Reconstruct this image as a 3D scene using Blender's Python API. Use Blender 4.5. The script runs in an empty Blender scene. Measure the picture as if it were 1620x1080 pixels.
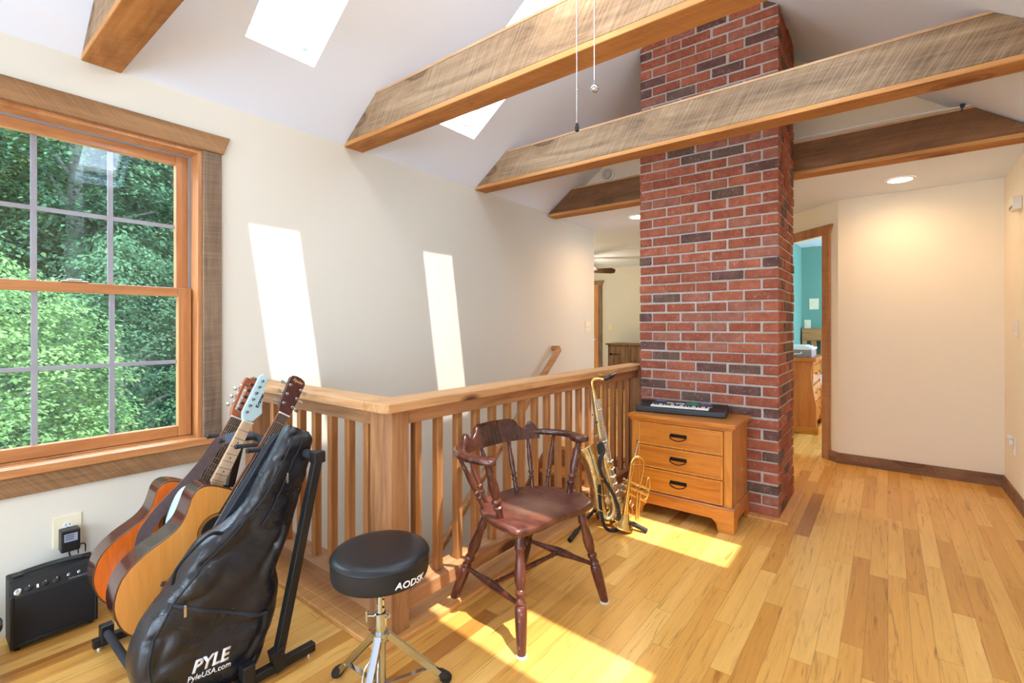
import bpy, bmesh, math, random
from mathutils import Vector, Matrix, noise
random.seed(7)
PI = math.pi
scn = bpy.context.scene
COL = scn.collection

# ------------------------------------------------------------------ camera
cam_d = bpy.data.cameras.new('camera')
cam = bpy.data.objects.new('camera', cam_d); COL.objects.link(cam)
cam_d.sensor_width = 36.0
cam_d.lens = 757.0 / 1620.0 * 36.0
cam_d.shift_y = -25.0 / 1620.0
cam_d.clip_start = 0.02
cam.location = (0, 0, 1.2)
cam.rotation_euler = (PI / 2, 0, math.radians(38.17 - 90))
scn.camera = cam

# ------------------------------------------------------------------ materials
def rgb(h, a=1.0):
    def lin(c):
        c /= 255.0
        return c / 12.92 if c <= 0.04045 else ((c + 0.055) / 1.055) ** 2.4
    return (lin(h[0]), lin(h[1]), lin(h[2]), a)

class NT:
    """small node-tree writer"""
    def __init__(s, name):
        s.m = bpy.data.materials.new(name); s.m.use_nodes = True
        s.t = s.m.node_tree; s.t.nodes.clear()
        s.out = s.n('ShaderNodeOutputMaterial')
    def n(s, kind, **kw):
        x = s.t.nodes.new(kind)
        for k, v in kw.items():
            if k.startswith('i_'):
                x.inputs[k[2:].replace('_', ' ')].default_value = v
            else:
                setattr(x, k, v)
        return x
    def l(s, a, b):
        s.t.links.new(a, b)
    def coord(s, scale=(1, 1, 1), rot=(0, 0, 0), loc=(0, 0, 0)):
        c = s.n('ShaderNodeTexCoord'); m = s.n('ShaderNodeMapping')
        m.inputs['Scale'].default_value = scale; m.inputs['Rotation'].default_value = rot
        m.inputs['Location'].default_value = loc
        s.l(c.outputs['Object'], m.inputs['Vector'])
        return m.outputs['Vector']
    def noise(s, vec, scale, detail=4, rough=0.55, dist=0.0):
        x = s.n('ShaderNodeTexNoise'); x.inputs['Scale'].default_value = scale
        x.inputs['Detail'].default_value = detail; x.inputs['Roughness'].default_value = rough
        x.inputs['Distortion'].default_value = dist
        s.l(vec, x.inputs['Vector']); return x.outputs['Fac']
    def ramp(s, fac, stops):
        r = s.n('ShaderNodeValToRGB'); e = r.color_ramp.elements
        while len(e) < len(stops): e.new(0.5)
        for q, (p, c) in zip(e, stops):
            q.position = p; q.color = c if len(c) == 4 else (*c, 1)
        s.l(fac, r.inputs['Fac']); return r.outputs['Color']
    def mix(s, fac, a, b, mode='MIX'):
        x = s.n('ShaderNodeMix', data_type='RGBA', blend_type=mode)
        for v, k in ((fac, 0), (a, 6), (b, 7)):
            if hasattr(v, 'links'): s.l(v, x.inputs[k])
            else: x.inputs[k].default_value = v
        return x.outputs[2]
    def math(s, op, a, b=None, c=None):
        x = s.n('ShaderNodeMath', operation=op)
        for i, v in enumerate((a, b, c)):
            if v is None: continue
            if hasattr(v, 'links'): s.l(v, x.inputs[i])
            else: x.inputs[i].default_value = v
        return x.outputs[0]
    def bsdf(s, color=None, rough=0.5, metal=0.0, bump=None, bump_s=0.2, bump_d=0.01, spec=0.5, coat=0.0):
        b = s.n('ShaderNodeBsdfPrincipled')
        for v, k in ((color, 'Base Color'), (rough, 'Roughness'), (metal, 'Metallic')):
            if v is None: continue
            if hasattr(v, 'links'): s.l(v, b.inputs[k])
            else: b.inputs[k].default_value = v
        b.inputs['Specular IOR Level'].default_value = spec
        if coat:
            b.inputs['Coat Weight'].default_value = coat; b.inputs['Coat Roughness'].default_value = 0.12
        if bump is not None:
            u = s.n('ShaderNodeBump'); u.inputs['Strength'].default_value = bump_s
            u.inputs['Distance'].default_value = bump_d
            s.l(bump, u.inputs['Height']); s.l(u.outputs[0], b.inputs['Normal'])
        s.l(b.outputs[0], s.out.inputs['Surface']); return s.m

def plain(name, c, rough=0.5, metal=0.0, var=0.06, scale=9.0, bump=0.0, spec=0.5, coat=0.0):
    t = NT(name); v = t.coord()
    f = t.noise(v, scale, 5)
    c = rgb(c); lo = tuple(x * (1 - var) for x in c[:3]) + (1,); hi = tuple(min(1, x * (1 + var)) for x in c[:3]) + (1,)
    col = t.ramp(f, [(0.3, lo), (0.7, hi)])
    bm = t.noise(v, scale * 14, 3) if bump else None
    return t.bsdf(col, rough, metal, bm, bump, 0.004, spec, coat)

def axis_scale(axis, along, across):
    return tuple(along if a == axis else across for a in 'xyz')

def wood(name, dark, mid, light, axis='x', scale=1.0, rough=0.45, knots=0.0, coat=0.0, bump=0.08, loc=(0, 0, 0), knot_col=(88, 44, 22), spec=0.5):
    """planed wood: long stretched figure, fine pores, optional knots"""
    t = NT(name)
    v = t.coord(axis_scale(axis, 1.2 * scale, 11 * scale), loc=loc)
    vf = t.coord(axis_scale(axis, 5 * scale, 120 * scale), loc=loc)
    big = t.noise(v, 1.6, 5, 0.6, 1.2)
    fine = t.noise(vf, 1.0, 3, 0.6)
    f = t.math('ADD', t.math('MULTIPLY', big, 0.72), t.math('MULTIPLY', fine, 0.28))
    col = t.ramp(f, [(0.33, rgb(dark)), (0.5, rgb(mid)), (0.68, rgb(light))])
    if knots:
        vk = t.coord(axis_scale(axis, 2.2 * scale, 6 * scale), loc=loc)
        k = t.n('ShaderNodeTexVoronoi'); k.inputs['Scale'].default_value = knots
        t.l(vk, k.inputs['Vector'])
        kf = t.ramp(k.outputs['Distance'], [(0.07, (1, 1, 1)), (0.15, (0, 0, 0))])
        col = t.mix(kf, col, rgb(knot_col))
    return t.bsdf(col, rough, 0, f, bump, 0.004, spec, coat)

def rough_sawn(name, dark, mid, light, axis='y', slant=(0.5, 0, 0), saw=110.0, saw_amt=0.35, loc=(0, 0, 0), knots=1.0, knot_col=(86, 52, 34)):
    """weathered rough-sawn board: grey-brown blotches, slanted saw kerfs, knots"""
    t = NT(name)
    v = t.coord(axis_scale(axis, 1.0, 5.0), loc=loc)
    blot = t.noise(v, 1.5, 6, 0.62, 0.8)
    g = t.coord(axis_scale(axis, 3.0, 70.0), loc=loc)
    grain = t.noise(g, 1.0, 3, 0.6)
    f = t.math('ADD', t.math('MULTIPLY', blot, 0.75), t.math('MULTIPLY', grain, 0.25))
    col = t.ramp(f, [(0.32, rgb(dark)), (0.5, rgb(mid)), (0.68, rgb(light))])
    vr = t.coord((1, 1, 1), rot=slant, loc=loc)
    mp = t.n('ShaderNodeMapping'); mp.inputs['Scale'].default_value = axis_scale(axis, saw, 2.2); t.l(vr, mp.inputs['Vector'])
    ln = t.noise(mp.outputs[0], 1.0, 3, 0.6)
    lines = t.ramp(ln, [(0.47, (0, 0, 0)), (0.62, (1, 1, 1))])
    pat = t.noise(t.coord((1, 1, 1), loc=loc), 4.0, 3)
    sf = t.math('MULTIPLY', t.math('MULTIPLY', lines, saw_amt * .42), t.math('MULTIPLY', pat, 1.3))
    col = t.mix(sf, col, rgb(tuple(min(255, c + 40) for c in light)))
    dk = t.ramp(ln, [(0.36, (1, 1, 1)), (0.47, (0, 0, 0))])
    col = t.mix(t.math('MULTIPLY', t.math('MULTIPLY', dk, saw_amt * .4), pat), col, rgb(tuple(int(c * .62) for c in dark)))
    if knots:
        vk = t.coord(axis_scale(axis, 1.5, 3.4), loc=loc)
        k = t.n('ShaderNodeTexVoronoi'); k.inputs['Scale'].default_value = knots
        t.l(vk, k.inputs['Vector'])
        kf = t.ramp(k.outputs['Distance'], [(0.07, (0.8, 0.8, 0.8)), (0.12, (0.25, 0.25, 0.25)), (0.145, (0.65, 0.65, 0.65)), (0.19, (0, 0, 0))])
        col = t.mix(kf, col, rgb(knot_col))
    return t.bsdf(col, 0.78, 0, sf, 0.35, 0.004, 0.3)

def strip_floor(name):
    """narrow hardwood strips running along x with random lengths, tints and grain"""
    t = NT(name)
    c = t.n('ShaderNodeTexCoord'); sp = t.n('ShaderNodeSeparateXYZ'); t.l(c.outputs['Object'], sp.inputs[0])
    X, Y = sp.outputs[0], sp.outputs[1]
    W, L = 0.0705, 0.86
    ry = t.math('DIVIDE', Y, W); row = t.math('FLOOR', ry); fy = t.math('FRACT', ry)
    wn = t.n('ShaderNodeTexWhiteNoise', noise_dimensions='1D'); t.l(row, wn.inputs['W'])
    lx = t.math('ADD', t.math('DIVIDE', X, L), t.math('MULTIPLY', wn.outputs['Value'], 9.7))
    colx = t.math('FLOOR', lx); fx = t.math('FRACT', lx)
    cb = t.n('ShaderNodeCombineXYZ'); t.l(row, cb.inputs[0]); t.l(colx, cb.inputs[1])
    w2 = t.n('ShaderNodeTexWhiteNoise', noise_dimensions='3D'); t.l(cb.outputs[0], w2.inputs['Vector'])
    tint = t.ramp(w2.outputs['Value'], [(0.0, rgb((172, 112, 50))), (0.08, rgb((202, 144, 68))), (0.3, rgb((216, 160, 80))), (0.7, rgb((224, 172, 92))), (1.0, rgb((232, 184, 106)))])
    # grain coordinates shifted per board
    off = t.n('ShaderNodeVectorMath', operation='SCALE'); off.inputs['Scale'].default_value = 13.0
    t.l(w2.outputs['Color'], off.inputs[0])
    ad = t.n('ShaderNodeVectorMath', operation='ADD'); t.l(c.outputs['Object'], ad.inputs[0]); t.l(off.outputs[0], ad.inputs[1])
    mp = t.n('ShaderNodeMapping'); mp.inputs['Scale'].default_value = (1.1, 15, 1); t.l(ad.outputs[0], mp.inputs['Vector'])
    fig = t.noise(mp.outputs[0], 1.5, 5, 0.62, 1.4)
    mp2 = t.n('ShaderNodeMapping'); mp2.inputs['Scale'].default_value = (6, 160, 1); t.l(ad.outputs[0], mp2.inputs['Vector'])
    pore = t.noise(mp2.outputs[0], 1.0, 2)
    g = t.math('ADD', t.math('MULTIPLY', fig, 0.75), t.math('MULTIPLY', pore, 0.25))
    shade = t.ramp(g, [(0.30, (0.56, 0.46, 0.36)), (0.44, (0.94, 0.92, 0.88)), (0.7, (1.08, 1.08, 1.06))])
    col = t.mix(1.0, tint, shade, 'MULTIPLY')
    # rare dark mineral streaks
    mp3 = t.n('ShaderNodeMapping'); mp3.inputs['Scale'].default_value = (1.6, 22, 1); t.l(ad.outputs[0], mp3.inputs['Vector'])
    st = t.ramp(t.noise(mp3.outputs[0], 1.3, 4, 0.6, 2.2), [(0.61, (0, 0, 0)), (0.74, (0.8, 0.8, 0.8))])
    col = t.mix(st, col, rgb((128, 78, 40)))
    gap = t.math('MAXIMUM', t.math('LESS_THAN', t.math('MULTIPLY', fy, W), 0.0016), t.math('LESS_THAN', t.math('MULTIPLY', fx, L), 0.002))
    col = t.mix(t.math('MULTIPLY', gap, 0.55), col, rgb((96, 54, 22)))
    return t.bsdf(col, 0.3, 0, t.math('MULTIPLY', gap, -1.0), 0.25, 0.002, 0.45)

def wall_paint(name, c, sc=30):
    t = NT(name); v = t.coord()
    f = t.noise(v, 1.2, 3)
    c = rgb(c)
    col = t.ramp(f, [(0.3, tuple(x * 0.985 for x in c[:3])), (0.7, c)])
    return t.bsdf(col, 0.75, 0, t.noise(v, 260, 2), 0.05, 0.001, 0.25)

def thin_glass(name, tint=(1, 1, 1, 1), refl=0.03):
    t = NT(name)
    a = t.n('ShaderNodeBsdfTransparent'); a.inputs[0].default_value = tint
    g = t.n('ShaderNodeBsdfGlossy'); g.inputs['Roughness'].default_value = 0.02
    m = t.n('ShaderNodeMixShader'); lw = t.n('ShaderNodeLayerWeight')
    t.l(t.math('ADD', refl, t.math('MULTIPLY', t.math('POWER', lw.outputs['Facing'], 5.0), 0.5)), m.inputs[0])
    t.l(a.outputs[0], m.inputs[1]); t.l(g.outputs[0], m.inputs[2]); t.l(m.outputs[0], t.out.inputs['Surface'])
    return t.m

def emissive(name, c, s):
    t = NT(name); e = t.n('ShaderNodeEmission'); e.inputs[0].default_value = (*c, 1); e.inputs[1].default_value = s
    t.l(e.outputs[0], t.out.inputs['Surface']); return t.m

def brick(name, a, b):
    t = NT(name); v = t.coord()
    f = t.noise(v, 16, 6, 0.65); f2 = t.noise(v, 120, 4, 0.7)
    col = t.ramp(f, [(0.3, rgb(a)), (0.7, rgb(b))])
    sp = t.ramp(t.noise(v, 55, 6, 0.75), [(0.55, (0, 0, 0)), (0.72, (0.55, 0.55, 0.55))])
    col = t.mix(sp, col, rgb((206, 176, 164)))
    return t.bsdf(col, 0.85, 0, t.math('ADD', f, f2), 0.5, 0.006, 0.25)

def leaf(name, a, b):
    t = NT(name)
    ob = t.n('ShaderNodeTexCoord')
    f = t.noise(ob.outputs['Object'], 0.9, 3)
    wn = t.n('ShaderNodeTexNoise'); wn.inputs['Scale'].default_value = 6.0; t.l(ob.outputs['Object'], wn.inputs['Vector'])
    col = t.ramp(t.math('ADD', t.math('MULTIPLY', f, 0.6), t.math('MULTIPLY', wn.outputs['Fac'], 0.4)), [(0.35, rgb(a)), (0.65, rgb(b))])
    d = t.n('ShaderNodeBsdfDiffuse'); tr = t.n('ShaderNodeBsdfTranslucent'); m = t.n('ShaderNodeMixShader'); m.inputs[0].default_value = 0.35
    t.l(col, d.inputs[0]); t.l(col, tr.inputs[0]); t.l(d.outputs[0], m.inputs[1]); t.l(tr.outputs[0], m.inputs[2])
    t.l(m.outputs[0], t.out.inputs['Surface']); return t.m

M = {}
M['floor'] = strip_floor('honey strip floor')
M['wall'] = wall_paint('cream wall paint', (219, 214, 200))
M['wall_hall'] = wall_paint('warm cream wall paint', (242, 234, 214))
M['ceiling'] = wall_paint('white ceiling paint', (227, 235, 249))
M['teal'] = wall_paint('teal wall paint', (112, 156, 144))
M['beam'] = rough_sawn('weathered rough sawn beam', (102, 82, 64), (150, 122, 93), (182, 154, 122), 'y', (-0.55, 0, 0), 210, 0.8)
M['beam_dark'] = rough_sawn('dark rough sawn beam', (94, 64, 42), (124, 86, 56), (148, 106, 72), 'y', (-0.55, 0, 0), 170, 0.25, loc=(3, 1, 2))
M['soffit'] = rough_sawn('fresh sawn orange board', (132, 88, 46), (172, 116, 62), (196, 138, 80), 'y', (0, 0, 0.5), 170, 0.25, loc=(1, 5, 2), knot_col=(120, 62, 30))
M['top_edge'] = wood('pale sawn edge', (176, 136, 96), (200, 160, 118), (214, 178, 136), 'y', 0.8, 0.7)
M['soffit_edge'] = wood('orange pine edge', (178, 118, 60), (202, 142, 78), (214, 158, 94), 'y', 0.8, 0.6, 0.9, knot_col=(110, 52, 26))
M['case_h'] = rough_sawn('brown rough casing', (112, 80, 52), (146, 108, 72), (172, 132, 92), 'x', (0, 0.7, 0), 170, 0.4, loc=(2, 0, 1), knots=1.0)
M['case_v'] = rough_sawn('grey brown rough casing', (92, 74, 60), (124, 102, 82), (150, 126, 102), 'z', (0, 0.08, 0), 170, 0.45, loc=(7, 2, 1), knots=1.3)
M['case_d'] = rough_sawn('orange brown rough casing', (136, 92, 58), (168, 118, 76), (188, 138, 94), 'z', (0.5, 0.5, 0), 150, 0.4, loc=(1, 2, 1), knots=0)
M['base'] = rough_sawn('grey brown rough baseboard', (98, 70, 54), (132, 98, 74), (156, 120, 92), 'y', (0.5, 0, 0), 150, 0.35, loc=(3, 2, 7), knots=1.0)
M['sash'] = wood('orange window pine', (160, 100, 54), (182, 120, 70), (196, 138, 86), 'x', 0.8, 0.4, 0, 0.2)
M['sash_v'] = wood('orange window pine upright', (160, 100, 54), (182, 120, 70), (196, 138, 86), 'z', 0.8, 0.4, 0, 0.2)
M['stool'] = wood('knotty window stool pine', (168, 106, 58), (192, 130, 78), (208, 150, 98), 'x', 0.7, 0.42, 1.6, 0.2)
M['liner'] = plain('grey vinyl jamb liner', (142, 138, 140), 0.6)
M['muntin'] = plain('grey muntin', (150, 148, 156), 0.5)
M['glass'] = thin_glass('window glass')
M['cap'] = wood('pale rail cap oak', (170, 118, 72), (198, 148, 98), (214, 168, 120), 'x', 1.0, 0.55, 0.8, loc=(2, 1, 0))
M['cap_y'] = wood('pale rail cap oak across', (168, 118, 74), (196, 148, 100), (212, 168, 122), 'y', 1.0, 0.55, 0.8, loc=(5, 1, 0))
M['rail_v'] = wood('sunlit brown upright', (136, 86, 46), (172, 116, 64), (196, 142, 86), 'z', 1.0, 0.55, 0.5)  # baluster tone lightened, sunlight put into the colour
M['newel'] = wood('brown newel post', (122, 80, 50), (156, 108, 68), (182, 134, 90), 'z', 0.8, 0.6, 0.0, loc=(4, 2, 0))
M['rail_x'] = wood('brown bottom rail', (140, 92, 56), (170, 118, 76), (192, 142, 98), 'x', 1.0, 0.6, 0.7)
M['rail_y'] = wood('brown bottom rail across', (122, 82, 52), (148, 104, 68), (170, 124, 84), 'y', 1.0, 0.6, 0.7)
M['tread'] = wood('honey stair tread', (172, 108, 48), (196, 134, 66), (212, 154, 84), 'y', 1.0, 0.35, 0.5)
M['riser'] = wood('shaded brown riser', (118, 70, 38), (140, 88, 50), (158, 106, 64), 'y', 1.0, 0.5, 0.5)  # darker than the treads, riser shade put into the colour
M['handrail'] = wood('tan handrail', (150, 102, 60), (178, 130, 82), (196, 150, 102), 'x', 1.0, 0.5)
M['nosing'] = wood('honey floor edging', (190, 130, 68), (210, 152, 88), (222, 168, 106), 'x', 1.0, 0.4)
M['pine'] = wood('honey pine furniture', (164, 90, 22), (194, 118, 34), (212, 140, 50), 'y', 0.9, 0.34, 0.0, 0.3)
M['pine_v'] = wood('honey pine furniture upright', (176, 102, 30), (204, 132, 46), (220, 154, 66), 'z', 1.3, 0.34, 0.0, 0.3)
M['pine_edge'] = wood('worn pine edge', (150, 92, 56), (172, 112, 70), (200, 146, 100), 'y', 1.0, 0.45)
M['iron'] = plain('dark bronze hardware', (44, 36, 32), 0.4, 0.8)
M['chair'] = wood('worn mahogany chair', (42, 20, 16), (66, 33, 26), (90, 49, 38), 'z', 1.4, 0.24, 0, 0.4)
M['chair_seat'] = None
M['felt'] = plain('white felt pad', (206, 200, 190), 0.9)
M['black_vinyl'] = plain('black vinyl', (20, 21, 24), 0.36, 0, 0.1, 30, 0.06)
M['black_side'] = plain('black woven side', (22, 22, 25), 0.6, 0, 0.15, 60, 0.12)
M['black_rubber'] = plain('black rubber', (26, 26, 28), 0.6)
M['black_steel'] = plain('black powder coated steel', (28, 27, 27), 0.42, 0.2)
M['foam'] = plain('dark grey foam', (44, 46, 52), 0.8)
M['chrome'] = plain('chrome', (198, 208, 218), 0.12, 1.0, 0.02)
M['nickel'] = plain('nickel', (206, 204, 200), 0.25, 1.0, 0.03)
M['string'] = plain('dull string wire', (150, 140, 124), 0.45, 1.0)
M['brass'] = plain('lacquered brass', (228, 190, 112), 0.18, 1.0, 0.05)
M['pale_brass'] = plain('pale worn brass', (226, 208, 160), 0.2, 1.0, 0.08)
M['white_plastic'] = plain('white plastic', (234, 232, 226), 0.45)
M['ivory'] = plain('ivory plastic', (232, 222, 192), 0.45)
M['black_plastic'] = plain('black plastic', (24, 24, 27), 0.4)
M['white_print'] = plain('white print', (236, 236, 238), 0.6, 0, 0.01)
M['gold_print'] = plain('gold print', (206, 168, 96), 0.5, 0, 0.02)
M['grey_print'] = plain('silver print', (168, 172, 176), 0.5, 0, 0.02)
def nylon():
    t = NT('black nylon'); v = t.coord()
    n1 = t.noise(v, 7, 5, 0.6, 1.0); n2 = t.noise(t.coord((9, 9, 22), rot=(0, 0.6, 0)), 1.6, 5, 0.65, 1.6)
    col = t.ramp(n1, [(0.3, rgb((14, 16, 23))), (0.7, rgb((25, 29, 38)))])
    ro = t.ramp(n1, [(0.35, (0.22, 0.22, 0.22)), (0.7, (0.42, 0.42, 0.42))])
    return t.bsdf(col, ro, 0, n2, 0.22, 0.012, 0.65)
M['bag'] = nylon()
M['bag_lining'] = plain('dark navy bag lining', (24, 29, 40), 0.75, 0, 0.1, 20, 0.05)
M['zip'] = plain('zip tape', (38, 42, 50), 0.6, 0, 0.2, 90)
M['cedar'] = wood('orange cedar soundboard', (196, 92, 28), (214, 106, 36), (224, 118, 46), 'z', 1.2, 0.22, 0, 0.4)
M['spruce'] = wood('honey spruce soundboard', (206, 134, 58), (216, 146, 70), (224, 156, 82), 'z', 1.0, 0.24, 0, 0.4)
M['rosewood'] = wood('dark glossy rosewood side', (48, 24, 20), (66, 36, 28), (84, 50, 38), 'z', 0.8, 0.14, 0, 0.6)
M['mahogany_side'] = wood('dark red glossy side', (52, 20, 22), (66, 28, 30), (80, 40, 38), 'z', 0.8, 0.12, 0, 0.6)
M['fretboard'] = wood('rosewood fretboard', (62, 36, 24), (82, 50, 34), (100, 66, 46), 'z', 1.6, 0.45)
M['maple'] = wood('maple fretboard', (216, 176, 132), (228, 192, 150), (236, 204, 164), 'z', 1.2, 0.35)
M['head_red'] = wood('dark red headstock', (60, 22, 24), (74, 28, 30), (88, 38, 38), 'z', 1.2, 0.2, 0, 0.4)
M['head_mahog'] = wood('red brown headstock', (138, 68, 40), (160, 84, 50), (176, 100, 62), 'z', 1.2, 0.35)
M['pale_blue'] = plain('pale blue lacquer', (186, 214, 218), 0.2, 0, 0.02, 9, 0, 0.5, 0.3)
M['strap'] = plain('brown woven strap', (92, 74, 74), 0.8, 0, 0.12, 60, 0.1)
M['strap_end'] = plain('blue grey leather strap end', (78, 92, 112), 0.55)
M['hole_shade'] = plain('painted hollow shade', (26, 18, 12), 0.9)  # dark tone stands in for the shade inside openings
M['rosette'] = plain('dark rosette ring', (92, 62, 34), 0.4)
M['grille'] = None
M['lcd'] = plain('grey label', (150, 156, 176), 0.5)
M['green_print'] = plain('green key print', (44, 150, 108), 0.5)
M['blue_print'] = plain('blue panel print', (96, 120, 176), 0.5)
M['red_print'] = plain('red print', (176, 40, 40), 0.5)
M['rustic'] = rough_sawn('grey rustic boards', (96, 74, 56), (128, 100, 78), (150, 122, 96), 'z', (0.4, 0, 0), 150, 0.15, knots=1.4)
M['ply'] = wood('orange plywood', (168, 88, 30), (196, 112, 46), (208, 128, 60), 'z', 0.45, 0.4, 0, 0.2)
M['oak_bed'] = wood('oak headboard', (150, 98, 54), (172, 118, 70), (188, 136, 86), 'y', 1.0, 0.5)
M['linen'] = plain('white linen', (226, 228, 232), 0.85, 0, 0.06, 12)
M['grey_box'] = plain('grey fabric box', (146, 134, 132), 0.85)
M['mortar'] = plain('grey mortar', (188, 181, 174), 0.95, 0, 0.12, 40, 0.3)
M['bark'] = plain('grey bark', (80, 82, 76), 0.9, 0, 0.3, 8, 0.4)
def undergrowth():
    t = NT('woodland undergrowth'); v = t.coord()
    f = t.math('ADD', t.math('MULTIPLY', t.noise(v, .9, 4), .5), t.math('MULTIPLY', t.noise(v, 7, 5, .7), .5))
    return t.bsdf(t.ramp(f, [(.38, rgb((26, 44, 34))), (.5, rgb((44, 70, 48))), (.64, rgb((84, 112, 76)))]), .9, 0, f, .6, .1, .2)
M['ground'] = undergrowth()
M['door_pine'] = wood('orange pine door', (186, 118, 58), (206, 140, 78), (216, 156, 94), 'z', 0.8, 0.4, 0, 0.2)
M['fan_blade'] = wood('dark fan blade', (44, 28, 22), (60, 40, 30), (74, 52, 40), 'x', 1.0, 0.4)

def seat_wood():
    t = NT('worn mahogany seat'); v = t.coord((4, 1.5, 1)); v2 = t.coord((1, 1, 1), loc=(0, 0.02, 0))
    f = t.noise(v, 6, 6, 0.65, 0.8)
    col = t.ramp(f, [(0.3, rgb((54, 26, 20))), (0.5, rgb((86, 44, 33))), (0.7, rgb((112, 62, 46)))])
    sp = t.n('ShaderNodeVectorMath', operation='LENGTH'); sv = t.n('ShaderNodeVectorMath', operation='MULTIPLY'); sv.inputs[1].default_value = (1, 1, 0)
    t.l(v2, sv.inputs[0]); t.l(sv.outputs[0], sp.inputs[0])
    wear = t.ramp(t.math('ADD', sp.outputs['Value'], t.math('MULTIPLY', t.math('SUBTRACT', t.noise(v2, 14, 5, 0.7), 0.5), 0.16)), [(0.03, (0.62, 0.62, 0.62)), (0.15, (0, 0, 0))])
    col = t.mix(wear, col, rgb((138, 104, 84)))
    sc = t.ramp(t.noise(t.coord((60, 8, 1), rot=(0, 0, 0.6)), 2.2, 4, 0.7), [(0.66, (0, 0, 0)), (0.74, (0.45, 0.45, 0.45))])
    col = t.mix(sc, col, rgb((160, 122, 104)))
    return t.bsdf(col, 0.36, 0, f, 0.1, 0.003, 0.5, 0.15)
M['chair_seat'] = seat_wood()

def worn_leg():
    t = NT('worn mahogany turnings'); v = t.coord((30, 30, 5))
    f = t.noise(v, 1.0, 5, 0.6, 0.6)
    col = t.ramp(f, [(0.3, rgb((52, 22, 16))), (0.55, rgb((86, 41, 29))), (0.75, rgb((112, 60, 42)))])
    sc = t.ramp(t.noise(t.coord((1, 1, 0.4)), 90, 4, 0.7), [(0.62, (0, 0, 0)), (0.68, (0.55, 0.55, 0.55))])
    col = t.mix(sc, col, rgb((178, 132, 108)))
    return t.bsdf(col, 0.32, 0, f, 0.08, 0.003, 0.5, 0.2)
M['chair_leg'] = worn_leg()

def grille_mat():
    t = NT('black woven speaker grille'); v = t.coord()
    w = t.n('ShaderNodeTexChecker'); w.inputs['Scale'].default_value = 260
    t.l(v, w.inputs['Vector'])
    col = t.mix(w.outputs['Fac'], rgb((14, 15, 18)), rgb((38, 42, 48)))
    return t.bsdf(col, 0.55, 0, w.outputs['Fac'], 0.5, 0.002, 0.4)
M['grille'] = grille_mat()
BR = [brick('red brick', (134, 70, 50), (168, 97, 74)), brick('orange red brick', (146, 78, 56), (182, 110, 84)),
      brick('rose brick', (140, 84, 68), (172, 114, 94)), brick('plum brick', (84, 58, 54), (122, 86, 78)),
      brick('brown brick', (90, 68, 58), (120, 94, 82))]

# ------------------------------------------------------------------ object helpers
def tag(o, label=None, cat=None, group=None, kind=None):
    for k, v in (('label', label), ('category', cat), ('group', group), ('kind', kind)):
        if v is not None: o[k] = v
    return o

def thing(name, label, cat, loc=(0, 0, 0), group=None):
    o = bpy.data.objects.new(name, None); COL.objects.link(o)
    o.empty_display_size = 0.05
    o.location = loc
    return tag(o, label, cat, group)

def world_loc(o):
    v = Vector((0, 0, 0))
    while o is not None:
        v = v + o.location; o = o.parent
    return v

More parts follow.
